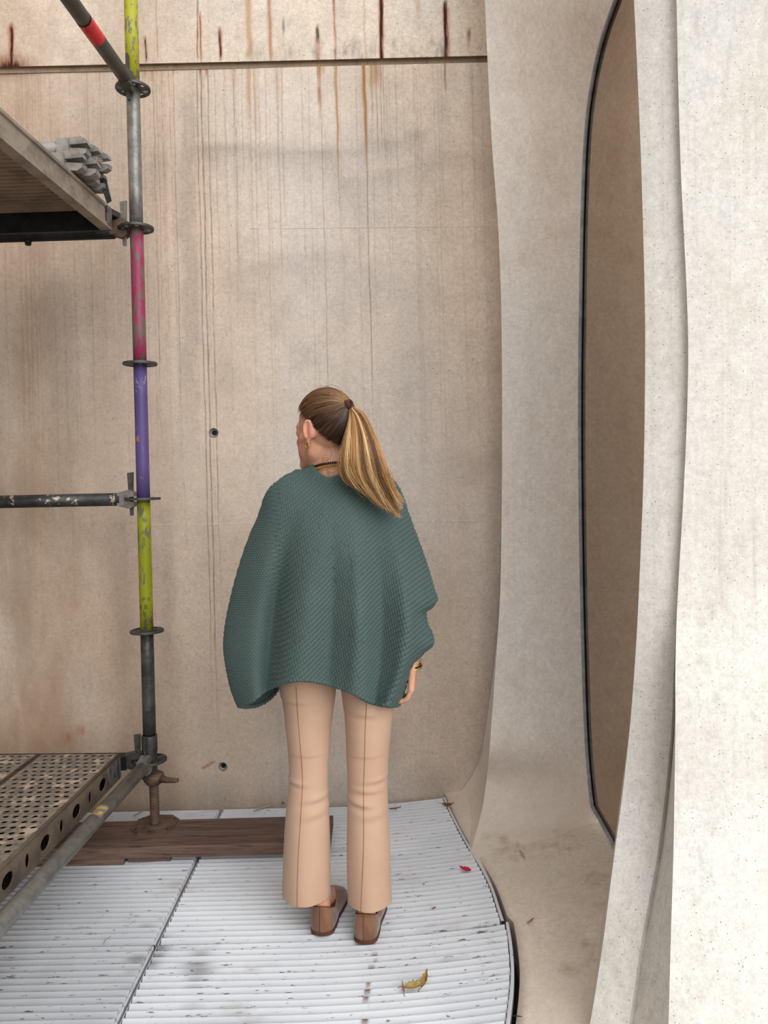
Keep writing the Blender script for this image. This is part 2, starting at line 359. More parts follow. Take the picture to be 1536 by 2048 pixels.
def build_wall():
    root = bpy.data.objects.new('wall_back', None)
    zg0, zg1 = PY(600, 134, WY).z, PY(600, 120.5, WY).z
    # recess behind the joint and the wall's body
    b = MB(); b.box((-4.5, WY + 0.016, -0.15), (1.4, WY + 0.35, 4.4))
    me = b.mesh('wall_back')
    root = link('wall_back', me, M['groove'], kind='structure')
    xs = np.concatenate([np.linspace(-4.5, -1.68, 12), np.arange(-1.665, 0.62, 0.0034), np.linspace(0.63, 1.4, 8)])
    holes = [wx(427.5, 865.5), wx(446, 1533)]
    def zs_for(z0, z1, fine):
        z = np.arange(z0, z1 - 1e-4, 0.03)
        for _, hz in fine:
            if z0 < hz < z1: z = np.concatenate([z[(z < hz - 0.034) | (z > hz + 0.034)], np.arange(hz - 0.033, hz + 0.0335, 0.0033)])
        return np.unique(np.concatenate([z, [z1]]))
    rs = np.random.default_rng(3)
    def field(X, Z, px0, py0, px1, py1, wpx, taper=0.6, wob=1.0, fade0=0.02, fade1=0.35):
        """a run of stain from (px0,py0) down to (px1,py1)"""
        x0, z0 = wx(px0, py0); x1, z1 = wx(px1, py1); w = wpx * WY / FPX * 0.38
        t = (z0 - Z) / max(z0 - z1, 1e-6); ph = rs.uniform(0, 6.28, 3)
        xc = x0 + (x1 - x0) * t + wob * 0.0022 * (np.sin(Z*9 + ph[0]) + 0.7*np.sin(Z*23 + ph[1]) + 0.5*np.sin(Z*51 + ph[2]))
        ww = w * (1 - (1 - taper) * np.clip(t, 0, 1))
        f = np.clip(1.35*np.exp(-((X - xc) / ww)**2), 0, 1)
        return f * sstep(0, fade0, t) * (1 - sstep(1 - fade1, 1.0, t))
    def blob(X, Z, px, py, rx, rz):
        x, z = wx(px, py); s = WY / FPX
        return np.exp(-((X - x)/(rx*s))**2 - ((Z - z)/(rz*s))**2)
    def make(name, z0, z1, m, upper):
        zs = zs_for(z0, z1, holes if not upper else [])
        X, Z = np.meshgrid(xs, zs); Yg = np.full_like(X, WY)
        Yg += 0.004*np.sin(X*1.7 + 0.5)*np.cos(Z*1.1)
        A = {k: np.zeros_like(X) for k in ('rust', 'dark', 'drip', 'yellow', 'warm_shade', 'dirt')}
        if upper:
            for px, y0, y1, w, k, st in ((22, 48, 120, 7, 'dark', 1), (22, 48, 124, 16, 'rust', .7), (290, 70, 125, 4, 'dark', .9), (290, 66, 122, 16, 'yellow', .35),
                    (393, -40, 126, 4, 'drip', 1), (400, 30, 126, 5, 'rust', .9), (312, -40, 124, 3, 'drip', .6), (440, 62, 124, 6, 'dark', .75), (440, 62, 124, 8, 'rust', .8),
                    (495, -60, 124, 16, 'yellow', .7), (537, -60, 124, 8, 'rust', .55), (537, -60, 124, 13, 'yellow', .5), (565, 42, 72, 6, 'dirt', .7), (560, 60, 120, 10, 'yellow', .3),
                    (636, 58, 82, 8, 'dark', .8), (636, 60, 124, 12, 'rust', .55), (667, -60, 124, 6, 'rust', .65), (667, -20, 20, 6, 'dark', .5), (727, -60, 124, 6, 'yellow', .45),
                    (759, -80, 126, 8, 'dark', 1.0), (759, -80, 126, 13, 'rust', .8), (835, -60, 80, 12, 'yellow', .4), (890, 5, 126, 9, 'dark', .95), (891, 8, 126, 17, 'rust', .6),
                    (938, 66, 84, 5, 'dark', .7), (937, 66, 100, 8, 'rust', .6)):
                f1 = 0.02 if y1 > 115 else 0.4
                A[k] = np.maximum(A[k], st*field(X, Z, px, y0, px + (y1-y0)*0.022, y1, w, 0.85, 0.8, 0.03, f1))
            A['dark'] = np.maximum(A['dark'], np.clip(1.2*blob(X, Z, 20, 138, 26, 16), 0, 1)); A['rust'] = np.maximum(A['rust'], .8*np.clip(1.3*blob(X, Z, 12, 136, 40, 22), 0, 1))
            for px in rs.uniform(480, 900, 90):      # speckled dirt above the drip edge
                A['dirt'] = np.maximum(A['dirt'], rs.uniform(.2, .6)*blob(X, Z, px, 118 - abs(rs.normal(0, 18)), rs.uniform(2, 6), 5))
        else:
            runs = [(304, 900, 3, .7), (312, 700, 3, .5), (322, 560, 3, .5), (345, 1000, 3, .6), (337, 420, 3, .5), (392, 1500, 4, .8), (401, 1560, 4.5, .9), (414, 1250, 3.5, .8), (428, 600, 3, .5),
                    (447, 420, 3, .4), (467, 620, 3, .6), (482, 400, 3, .45), (497, 520, 5, .4), (507, 640, 4, .4), (516, 420, 4, .35), (553, 620, 4, .45), (562, 500, 5, .4), (640, 1000, 3.5, .5),
                    (672, 520, 3.5, .5), (728, 900, 4, .75), (742, 260, 3.5, .8), (752, 330, 3.5, .7), (760, 300, 3.5, .6), (766, 340, 3.5, .6), (790, 420, 4, .4), (805, 330, 3, .3), (838, 420, 3, .3), (890, 200, 4, .6), (268, 820, 3, .4), (250, 500, 3, .4)]
            for px, y1, w, st in runs:
                A['drip'] = np.maximum(A['drip'], st*field(X, Z, px, 128, px + (y1-128)*0.026, y1, w*.7, 0.8, 0.55, 0.004, 0.3))
            for _ in range(120):
                px = rs.choice([rs.uniform(0, 480), rs.uniform(0, 1000)]); y1 = rs.uniform(250, 1250)
                A['drip'] = np.maximum(A['drip'], rs.uniform(.08, .32)*field(X, Z, px, 128 if rs.random() < .8 else rs.uniform(200, 900), px + y1*0.026, y1 + 200, rs.uniform(1.6, 3.2), 0.8, 0.5, 0.02, 0.5))
            for px, y1, w, k, st in ((637, 270, 8, 'rust', .75), (671, 400, 7, 'yellow', .9), (728, 380, 10, 'yellow', 1), (728, 330, 6, 'rust', .5), (745, 200, 22, 'yellow', .7), (756, 190, 16, 'rust', .4),
                    (290, 160, 10, 'rust', .5), (303, 170, 8, 'yellow', .7), (345, 150, 10, 'yellow', .6), (400, 160, 5, 'dark', .6), (412, 160, 7, 'rust', .7), (497, 260, 14, 'yellow', .55), (508, 330, 10, 'yellow', .4),
                    (465, 200, 10, 'yellow', .4), (555, 240, 12, 'yellow', .3), (890, 196, 5, 'rust', .6), (910, 200, 8, 'yellow', .25), (642, 160, 20, 'yellow', .6)):
                A[k] = np.maximum(A[k], st*field(X, Z, px, 127, px + (y1-127)*0.022, y1, w, 0.7, 1.0, 0.002, 0.6))
            for px, y0, y1, w, st in ((372, 128, 1100, 46, .30), (40, 900, 1500, 60, .2), (120, 500, 1300, 90, .22), (330, 980, 1480, 40, .2), (240, 1000, 1500, 60, .2)):
                A['dirt'] = np.maximum(A['dirt'], st*field(X, Z, px, y0, px + 14, y1, w, 1.0, 4, 0.1, 0.5))
            # old pour lines: soft grey arcs
            def arc(pts, w, st):
                P_ = np.array([wx(*p) for p in pts]); zc = np.interp(X, P_[:, 0], P_[:, 1], left=-9, right=-9)
                xr = sstep(P_[0, 0], P_[0, 0] + 0.1, X)*(1 - sstep(P_[-1, 0] - 0.15, P_[-1, 0], X)); d = (zc - Z)/(w*WY/FPX)
                A['dirt'][:] = np.maximum(A['dirt'], st*xr*np.where(d > 0, np.exp(-d*0.9), np.exp(-(d*5)**2)))
            arc([(340, 285), (430, 292), (520, 298), (640, 301), (760, 290), (900, 250)], 34, .38)
            arc([(640, 380), (700, 365), (780, 345), (880, 320), (980, 300)], 40, .26)
            arc([(420, 560), (560, 520), (700, 500)], 60, .22)
            for _ in range(70): A['dirt'] = np.maximum(A['dirt'], rs.uniform(.05, .20)*blob(X, Z, rs.uniform(0, 980), rs.uniform(140, 1500), rs.uniform(30, 110), rs.uniform(40, 160)))
            for px, py, a in ((300, 1560, .6), (350, 1590, .5), (430, 1585, .6), (560, 1590, .35), (720, 1590, .35), (880, 1560, .5)):
                A['dirt'] = np.maximum(A['dirt'], a*0.6*blob(X, Z, px, py, 60, 40))
            for x0, y0, x1, y1 in ((130, 1478, 172, 1455), (408, 1535, 426, 1524)):
                for s in np.linspace(0, 1, 7): A['rust'] = np.maximum(A['rust'], .7*blob(X, Z, x0+(x1-x0)*s, y0+(y1-y0)*s, 5, 3))
            A['dark'] = np.maximum(A['dark'], .8*blob(X, Z, 20, 140, 40, 10))
        # shade and warm bounce at the left painted into the wall colour as tan
        A['warm_shade'] = 0.95*(1 - sstep(-1.7, -0.25, X + 0.2*np.sin(Z*1.3)))*(0.75 + .25*sstep(3.2, .5, Z)) + 0.12*sstep(2.0, 0.4, Z)
        keep = np.ones((len(zs)-1, len(xs)-1), bool); Xp, Zp = X.copy(), Z.copy()
        if not upper:
            for hx, hz in holes:
                R_ = np.hypot(X - hx, Z - hz); r0 = 0.019
                near = (R_ < r0 + 0.004) & (R_ > 1e-6)
                band = near & (R_ > r0 - 0.004)
                s = np.where(band, r0/np.maximum(R_, 1e-6), 1); Xp = hx + (Xp - hx)*np.where(band, s, 1); Zp = hz + (Zp - hz)*np.where(band, s, 1)
                ins = R_ < r0 - 0.0035
                keep &= ~(ins[:-1, :-1] | ins[1:, :-1] | ins[:-1, 1:] | ins[1:, 1:])
        me = fast_grid(name, np.stack([Xp, Yg, Zp], -1), A, keep)
        return link(name, me, m, root)
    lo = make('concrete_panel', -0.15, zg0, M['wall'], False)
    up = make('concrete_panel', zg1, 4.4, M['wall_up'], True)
    lo['label'] = 'tall lower concrete pour with drip stains'; up['label'] = 'upper concrete pour with rust runs'
    # arrises of the two pours
    b = MB(); b.add([(-4.5, WY, zg0), (1.4, WY, zg0), (1.4, WY+0.016, zg0+0.004), (-4.5, WY+0.016, zg0+0.004)], [(0, 1, 2, 3)])
    b.add([(-4.5, WY, zg1), (1.4, WY, zg1), (1.4, WY+0.016, zg1+0.003), (-4.5, WY+0.016, zg1+0.003)], [(3, 2, 1, 0)])
    b.build('joint_lip', M['groove'], root)
    for px0, py0, px1, py1 in ((500, 457, 985, 453), (300, 1050, 985, 1042)):
        a, c = PY(px0, py0, WY), PY(px1, py1, WY); b = MB()
        n = 60
        for i in range(n):
            if random.random() < 0.1: continue
            p, q = a.lerp(c, i/n), a.lerp(c, (i+1)/n); h = random.uniform(0.0007, 0.0013); yw = WY + 0.004*math.sin((p.x+q.x)/2*1.7 + 0.5)*math.cos(p.z*1.1)
            b.box((p.x, yw - 0.0012, p.z - h), (q.x, yw + 0.003, q.z + h))
        b.build('formwork_fin', M['near'], root)  # whitish concrete paints the light that the fin edges catch
    for hx, hz in holes:
        b = MB(); prof = [(0.0195, 0.0), (0.0165, 0.008), (0.0125, 0.011), (0.0105, 0.012), (0.0105, 0.0155)]
        n = 24; vs_, fs = [], []
        for r_, d in prof:
            for k in range(n):
                a = 2*math.pi*k/n; vs_.append((hx + r_*math.cos(a), WY + d - 0.002, hz + r_*math.sin(a)))
        for i in range(len(prof)-1):
            for k in range(n): a_, b_ = i*n+k, i*n+(k+1) % n; fs.append((a_, a_+n, b_+n, b_))
        fs.append(tuple((len(prof)-1)*n + k for k in range(n)))
        b.add(vs_, fs, True); h = b.build('tie_hole', M['galv_light'], root)
        b = MB(); b.add([(hx + 0.0103*math.cos(2*math.pi*k/n), WY + 0.0105, hz + 0.0103*math.sin(2*math.pi*k/n)) for k in range(n)], [tuple(range(n))]); b.build('bore', M['black'], h)
build_wall()

# unseen wall added beyond the scaffold to shade the left, and the ground
b = MB(); b.box((-2.5, -6.0, -0.15), (-2.1, WY + 0.1, 8.0)); b.build('wall_left_added', M['wall'], kind='structure')
b = MB(); b.box((-9, -9, -0.22), (9, 3.6, -0.09)); b.build('ground', M['ground'], kind='structure')

# ------------------------------------------------------------------ concrete floor + edge curve of the grating
ED = [(3.30, .222), (3.24, .224), (3.007, .246), (2.758, .278), (2.548, .312), (2.423, .326), (2.30, .330), (2.235, .332)]
EDF = [(2.235, .344), (2.13, .337), (2.0, .321), (1.861, .290), (1.7, .245), (1.5, .185), (1.3, .12)]
eb = np.array(sorted(ED)); ef = np.array(sorted(EDF))
def edge_back(y): return spline(eb[:, 0], eb[:, 1], np.atleast_1d(np.clip(y, eb[0, 0], eb[-1, 0])))
def edge_front(y): return spline(ef[:, 0], ef[:, 1], np.atleast_1d(np.clip(y, ef[0, 0], ef[-1, 0])))
def build_floor():
    ys = np.concatenate([np.linspace(-4.0, 1.2, 12), np.linspace(1.25, 3.40, 60)])
    us = np.concatenate([[0], np.linspace(0, 1, 40)**1.2])
    P = np.zeros((len(ys), len(us) + 1, 3))
    for i, y in enumerate(ys):
        e = float(edge_back(y)[0]) if y > 2.235 else (float(edge_front(y)[0]) if y > 1.3 else 0.12)
        gap = 0.005 + 0.010*float(sstep(2.9, 2.2, y)); x0 = e + gap
        xs_ = x0 + (2.6 - x0)*us
        z = floor_z(xs_) - 0.006
        P[i, 1:, 0] = xs_; P[i, 1:, 1] = y; P[i, 1:, 2] = z; P[i, 0] = (x0 + 0.006, y, -0.12)
    P[:, 1, :] = P[:, 2, :]; P[:, 1, 2] -= 0.004
    b = MB(); b.grid(P); b.build('floor', M['floor'], kind='structure')
build_floor()

# ------------------------------------------------------------------ far pillar
X0 = PY(1163, 900, 2.9).x
PIL = [  # py, right edge px (against glass), left edge px, left Y, wall-line px, its blend
    (-330, 1330, 955, 2.90, None), (-150, 1278, 962, 2.93, None), (-60, 1256, 966, 2.95, None), (0, 1235, 970, 2.95, None), (60, 1213.5, 972, 2.96, None), (120, 1197, 975, 2.96, None), (180, 1185.5, 978, 2.97, None), (240, 1177.5, 981, 2.97, None), (320, 1172, 986, 2.97, None), (450, 1167.5, 996, 2.97, None),
    (600, 1165, 1002, 2.97, None), (750, 1163, 1004, 2.97, None), (900, 1163, 1004, 2.97, None), (1050, 1164.5, 1003, 2.97, (1003, 1050)), (1200, 1167, 1000, 2.96, (999, 1200)),
    (1320, 1170, 992, 2.95, (989, 1320)), (1420, 1173, 985, 2.93, (975, 1425)), (1500, 1177, 979, 2.90, (962, 1508)), (1560, 1182, 973, ('h', .125), (943, 1552)), (1610, 1188, 966, ('h', .058), (922, 1580)), (1648, 1197, 957, ('h', .022), (902, 1595)),
    (1680, 1216, 948, ('h', .006), (894, 1601)), (1720, 1243, 938, ('h', -.006), (892, 1606)), (1765, 1276, 925, ('h', -.03), (888, 1612))]
def PH(px, py, h):
    z = 0.03
    for _ in range(6): p = PZ(px, py, z); z = float(floor_z(p.x)) + h
    return PZ(px, py, z)
def build_pillar():
    R_, L_, B_ = [], [], []
    for py, pr, pl, ly, bl in PIL:
        r = PX(pr, py, X0)
        l = PY(pl, py, ly) if not isinstance(ly, tuple) else PH(pl, py, ly[1])
        if bl is None: q = Vector((l.x + 0.045, WY + 0.01, l.z*1.0))
        else: q = PY(bl[0], bl[1], WY)
        R_.append(r); L_.append(l); B_.append(q)
    key = np.arange(len(PIL)); q = np.linspace(0, len(PIL)-1, 130)
    R_, L_, B_ = (spline(key, np.array(a), q) for a in (R_, L_, B_))
    # keep the foot on the floor
    R_[:, 2] -= 0.035*sstep(20.4, 22, q)
    for A in (R_, L_, B_): A[:, 2] = np.maximum(A[:, 2], floor_z(A[:, 0]) - 0.06)
    nu = 22; face = np.zeros((len(q), nu, 3))
    for j in range(nu):
        t = j/(nu-1); face[:, j] = L_ + (R_ - L_)*t
        low = sstep(16, 21, q)                               # the foot sweeps out, hollow
        face[:, j, 1] += (0.012*math.sin(math.pi*t)) * (1 - low)
        face[:, j, 2] -= low*0.110*t*(1 - t)*(R_[:, 0] - L_[:, 0])**2
    flank = np.zeros((len(q), 9, 3))
    for j in range(9):
        t = j/8; p = B_ + (L_ - B_)*t; k = sstep(12, 19, q)
        p = p + np.outer(k*math.sin(math.pi*t), np.array([0.022, 0.03, -0.004])); flank[:, j] = p
    back = np.stack([R_, R_ + np.array([0.02, 0.002, 0]), np.column_stack([R_[:, 0] + 0.1, np.full(len(q), WY), R_[:, 2]])], 1)
    # toe: from the last ring out on to the floor
    b = MB(); b.grid(face[:, ::-1]); b.grid(flank[:, ::-1]); b.grid(back[:, ::-1], False)
    o = b.build('concrete_pillar', M['pillar'])
    tag(o, 'pale concrete pillar with smooth swept face between stained wall and brown glass', 'pillar')
    # window: bronze mirror glass standing at right angles to the pillar face, its gasket on the seam
    w = bpy.data.objects.new('window_1', None); scene.collection.objects.link(w); w['kind'] = 'structure'
    kf = int(np.argmax(q > 19.2)); fl = float(floor_z(X0))
    run = [Vector((X0, p[1], p[2])) for p in R_[:kf]]; yl = run[-1].y
    run += [Vector((X0, y_, lerp(run[-1].z, fl + 0.002, min(1, k_*1.5)))) for k_, y_ in ((t_, lerp(yl, 2.12, t_)) for t_ in np.linspace(0.08, 1, 14))]
    G = np.array([[(X0 + xo, p.y + (0.01 if i < kf else 0), p.z - (0 if i < kf else .01)), (X0 + xo, 2.09, p.z)] for xo in (0.001,) for i, p in enumerate(run)])
    b = MB(); b.grid(G, False); G2 = G.copy(); G2[..., 0] += 0.010; b.grid(G2[:, ::-1], False); b.grid(np.stack([G[:, 0], G2[:, 0]], 1), False)
    b.build('pane', M['glass'], w)
    b = MB(); b.tube([p + Vector((-0.006, -0.001, 0)) for p in run], 0.0072, 8, False); g = b.build('gasket', M['rubber'], w); g['label'] = 'grey rubber gasket'
    b = MB(); b.tube([p + Vector((-0.0005, -0.006, 0)) for p in run], 0.0018, 6, False); b.build('sealing_strip', M['black'], w)
build_pillar()

# ------------------------------------------------------------------ near pillar
NP = [  # py, outer edge px, lip px, second lip px
    (-330, 1254, 1342, 1342), (-150, 1261, 1349, 1349), (0, 1268, 1355, 1355), (150, 1275, 1358, 1358), (350, 1283, 1364, 1364), (600, 1289.5, 1376, 1376), (750, 1290, 1378, 1378), (950, 1287, 1371, 1371),
    (1200, 1277, 1355, 1357), (1330, 1269.5, 1348, 1352), (1450, 1260, 1343, 1351), (1580, 1246, 1331, 1349), (1700, 1230, 1316, 1347), (1800, 1217, 1298, 1344), (1900, 1204, 1280, 1341), (2048, 1180, 1258, 1337), (2150, 1158, 1238, 1333), (2300, 1120, 1205, 1328)]
def build_near():
    rows = []
    for py, a, l1, l2 in NP:
        ya = 1.95 - 0.24*float(sstep(1500, 2200, py)) - 0.05*float(sstep(300, -330, py)); yb = ya - 0.035; yc = yb - 0.02 - 0.085*float(sstep(1150, 1500, py))
        pa = PY(a, py, ya); pb = PY(l1, py, yb); k_ = float(sstep(1200, 1500, py)); pb2 = PY(l1 + 7*k_, py, yb + 0.013*k_ - 0.001); pc = PY(l2 - 2*(1 - k_), py, yc); pd = PY(1620, py, yc - 0.03); pe = PY(2050, py, yc + 0.02)
        back = Vector((pa.x + 0.16, ya + 0.45, pa.z))
        rows.append([back, pa, pb, pb2, pc, pd, pe])
    A = np.array([[list(p) for p in r] for r in rows]); key = np.arange(len(NP)); q = np.linspace(0, len(NP)-1, 90)
    S = [spline(key, A[:, j], q) for j in range(7)]
    for s in S: s[:, 2] = np.maximum(s[:, 2], -0.1)
    b = MB()
    for j in range(6):
        n = 12 if j in (0, 1, 4, 5) else 5
        strip = np.stack([S[j] + (S[j+1] - S[j])*t for t in np.linspace(0, 1, n)], 1)
        if j == 4: strip[:, :, 1] -= 0.007*np.sin(np.linspace(0, math.pi, n))[None, :]
        if j == 1: strip[:, :, 1] -= 0.004*np.sin(np.linspace(0, math.pi, n))[None, :]
        b.grid(strip[:, ::-1])
    o = b.build('concrete_pillar', M['near'])
    tag(o, 'whitish pitted concrete pillar nearest the viewer with a vertical step, flared foot', 'pillar')
build_near()

# =================================================================== GRATING PANELS
PITCH_S = 0.028
PROF = [(0.0020, -0.022), (0.0020, -0.0125), (0.0025, -0.0112), (0.0160, -0.0005), (0.0172, 0.0), (0.0186, -0.0006), (0.0248, -0.0052), (0.0252, -0.020)]
EDGE = [0, 0.3, 0.9, 0.6, 1.0, 0.8, 0.5, 0]
RUSTY = [PZ(px, py, 0.004) for px, py in ((742, 1885), (746, 1900), (748, 1909), (750, 1919), (742, 1934), (739, 1950), (737, 1965), (735, 1981), (732, 1996), (738, 2012), (732, 2028), (730, 2040))]
SMEAR_SHADOW = [(PZ(px, py, 0), w, h, s) for px, py, w, h, s in ((318, 1893, .035, .018, .8), (312, 1908, .03, .012, .9), (300, 1925, .03, .016, .8), (275, 1915, .05, .02, .75), (400, 1905, .03, .012, .6), (395, 1925, .04, .010, .75), (398, 1940, .045, .010, .85), (392, 1955, .03, .01, .6), (385, 1972, .03, .008, .6), (290, 1850, .04, .014, .6), (325, 1870, .03, .01, .5), (265, 1938, .04, .012, .6), (380, 2010, .03, .01, .3), (690, 1700, .12, .02, .25), (770, 1720, .08, .03, .2))]  # last two patches paint the shadow between and beside the legs, the rest smears
def slat_mesh(xa, xb, yo, jit=0.0):
    n = 14 if xb > 0 else 7
    xs_ = np.linspace(xa, xb, n); pr = np.array(PROF); m = len(pr)
    P = np.zeros((n, m, 3))
    for i, x in enumerate(xs_):
        P[i, :, 0] = x; P[i, :, 1] = yo + pr[:, 0]; P[i, :, 2] = pr[:, 1] + floor_z(x) + jit*0.0006*math.sin(x*7 + yo*90)
    b = MB(); b.grid(P, False)
    b.add(P[0], [tuple(range(m))]); b.add(P[-1], [tuple(range(m))[::-1]])
    return b
def slat_attrs(me):
    co = vcoords(me); m = len(PROF); n = len(co)
    e = np.array([EDGE[i % m] for i in range(n)]); attr(me, 'edge', e)
    return me
def fine_slat(xa, xb, yo, jit):
    """near slats carry rust and smears: finer in x so that the marks have their shape"""
    n = max(8, int((xb - xa)/(0.005 if yo < 2.25 and xb > 0 else 0.012))); xs_ = np.linspace(xa, xb, n); pr = np.array(PROF); m = len(pr)
    X = np.repeat(xs_[:, None], m, 1); Y = np.repeat((yo + pr[:, 0])[None], n, 0)
    Zv = pr[None, :, 1] + floor_z(X) + jit*0.0006*np.sin(X*7 + yo*90)
    P = np.stack([X, Y, Zv], -1); b = MB(); b.grid(P, False); b.add(P[0], [tuple(range(m))]); b.add(P[-1], [tuple(range(m))[::-1]])
    me = b.mesh('slat'); co = vcoords(me); slat_attrs(me)
    r = np.zeros(len(co)); s = np.full(len(co), 0.22 if xb < -.5 else 0.02)*(1 + .5*np.sin(co[:, 0]*5 + co[:, 1]*3))  # left panels get a darker base tint that stands for shade
    for p in RUSTY:
        d = np.hypot((co[:, 0] - p.x)/0.012, (co[:, 1] - p.y)/0.006); r = np.maximum(r, np.clip(3*np.exp(-d*d) - 1.2, 0, .95))
    for p, w, h, a in SMEAR_SHADOW:
        d = np.hypot((co[:, 0] - p.x)/w, (co[:, 1] - p.y)/h); s = np.maximum(s, a*np.exp(-d*d))
    attr(me, 'rust', r); attr(me, 'smear_shade', s); return me
def grating(label, xa, xb_fn, y0, y1):
    root = thing('grating_panel', label, 'grating', (0, 0, 0), 0, 'white slatted panels of the walkway')
    y = y0
    while y + PITCH_S < y1 + 1e-4:
        xb = float(xb_fn(y + 0.013)) - (0.012 if xa > -1 else 0.0045) + random.uniform(-0.0012, 0.0012)
        me = fine_slat(xa + 0.0065 + random.uniform(0, .002), xb, y, random.uniform(0, 1))
        link('slat', me, M['slat'], root); y += PITCH_S
    yend = y
    # bars that carry the slat ends
    b = MB(); b.box((xa, y0, -0.03), (xa + 0.003, yend, -0.010)) if xa > -1 else b.box((xa, y0, -0.03), (xa + 0.008, yend, -0.002)); me = b.mesh('edge_bar'); attr(me, 'edge', np.full(8, .8)); link('edge_bar', me, M['slat'], root)
    ys_ = np.linspace(y0, yend, 40); e = np.array([float(xb_fn(v)) for v in ys_]); z = floor_z(e)
    if xa < -1: z = z - 0.008
    P = np.stack([np.stack([e - 0.009, ys_, z - 0.03], -1), np.stack([e - 0.009, ys_, z - 0.002], -1), np.stack([e - 0.002, ys_, z - 0.001], -1), np.stack([e, ys_, z - 0.003], -1), np.stack([e, ys_, z - 0.035], -1)], 1)
    b = MB(); b.grid(P, False); me = b.mesh('edge_bar'); attr(me, 'edge', np.full(len(me.vertices), .7)); link('edge_bar', me, M['slat'], root)
    return root
XJ = -0.708
grating('white slatted grating panel under the shoes, chipped paint, reaching the wall', XJ + 0.004, edge_back, 2.238, 3.175)
grating('white slatted grating panel in front of the shoes, rust dots and two yellow leaves', XJ + 0.004, edge_front, 1.3335, 2.230)
grating('smeared, shade-toned slatted grating panel below the wooden plank and scaffold foot', -1.9, lambda y: XJ - 0.004, 2.238, 3.175)
grating('slatted grating panel lying nearest under the low steel deck, left of black joint', -1.9, lambda y: XJ - 0.004, 1.3335, 2.230)

# =================================================================== SCAFFOLD
SRZ = -math.radians(1.85)
SO = PY(287, 998, 2.88); SO = Vector((SO.x, SO.y, 0))
RZ = [0.316, 0.810, 1.308, 1.809, 2.304, 2.805]
LEAN = Matrix.Rotation(0.0, 4, 'Y')
def s_thing(name, label, cat, group=None): return thing(name, label, cat, SO, SRZ, group)
def leanx(z): return 0.0105*(z - 1.308)          # the post leans a touch
def rosette():
    """eight-hole disc, holes cut through"""
    b = MB(); n = 64; ri, ro, h = 0.026, 0.0615, 0.0045
    slots = []
    for k in range(8):
        big = k % 2 == 0; slots.append((2*math.pi*k/8, 0.20 if big else 0.30))
    a_ = np.linspace(0, 2*math.pi, n, endpoint=False); rin, rout = 0.036, 0.054
    def solid(a): return not any(abs((a - c + math.pi) % (2*math.pi) - math.pi) < w for c, w in slots)
    for z in (h, -h):
        rad = [ri, rin, rout, ro]
        v = [(r*math.cos(a), r*math.sin(a), z) for r in rad for a in a_]; f = []
        for i in range(3):
            for k in range(n):
                am = a_[k] + math.pi/n
                if i == 1 and not solid(am): continue
                p, q = i*n + k, i*n + (k+1) % n; f.append((p, p+n, q+n, q) if z > 0 else (p, q, q+n, p+n))
        b.add(v, f)
    for r in (ri, ro): b.lathe([(r, -h), (r, h)] if r == ri else [(r, -h), (r+.001, 0), (r, h)], n)
    for c, w in slots:
        for r in (rin, rout):
            v = [(r*math.cos(c + s*w), r*math.sin(c + s*w), z) for s in np.linspace(-1, 1, 6) for z in (-h, h)]
            b.add(v, [(2*i, 2*i+1, 2*i+3, 2*i+2) for i in range(5)])
        for s in (-1, 1):
            a = c + s*w; b.add([(r*math.cos(a), r*math.sin(a), z) for r, z in ((rin, -h), (rin, h), (rout, h), (rout, -h))], [(0, 1, 2, 3)])
    return b.mesh('rosette')
def wedge(b, x, y, ztop, zbot, along='y', w0=0.024, w1=0.012, th=0.006):
    """tapered locking wedge standing upright"""
    d = Vector((0, 1, 0)) if along == 'y' else Vector((1, 0, 0)); n = Vector((1, 0, 0)) if along == 'y' else Vector((0, 1, 0))
    c = Vector((x, y, 0)); poly = [c + d*(-w0/2) + Vector((0, 0, ztop)), c + d*(w0/2) + Vector((0, 0, ztop + 0.003)), c + d*(w1/2) + Vector((0, 0, zbot)), c + d*(-w1/2) + Vector((0, 0, zbot))]
    b.prism([p - n*th/2 for p in poly], n*th)
def ledger_head(b, d, z, r=0.0242):
    """cast head gripping a rosette: d = unit direction away from post (in plan)"""
    d = Vector(d); n = Vector((-d.y, d.x, 0))
    def pt(a, s, zz): return d*a + n*s + Vector((0, 0, z + zz))
    for sg in (1, -1):       # upper and lower jaw
        prof = [(0.030, 0.010*sg), (0.032, 0.026*sg), (0.048, 0.036*sg), (0.078, 0.028*sg), (0.092, 0.0245*sg), (0.092, 0.0065*sg), (0.066, 0.0065*sg)]
        b.prism([pt(a, -0.017, zz) for a, zz in prof], n*0.034)
    b.prism([pt(0.066, -0.02, -0.0242), pt(0.066, -0.02, 0.0242), pt(0.094, -0.02, 0.0242), pt(0.094, -0.02, -0.0242)], n*0.04)

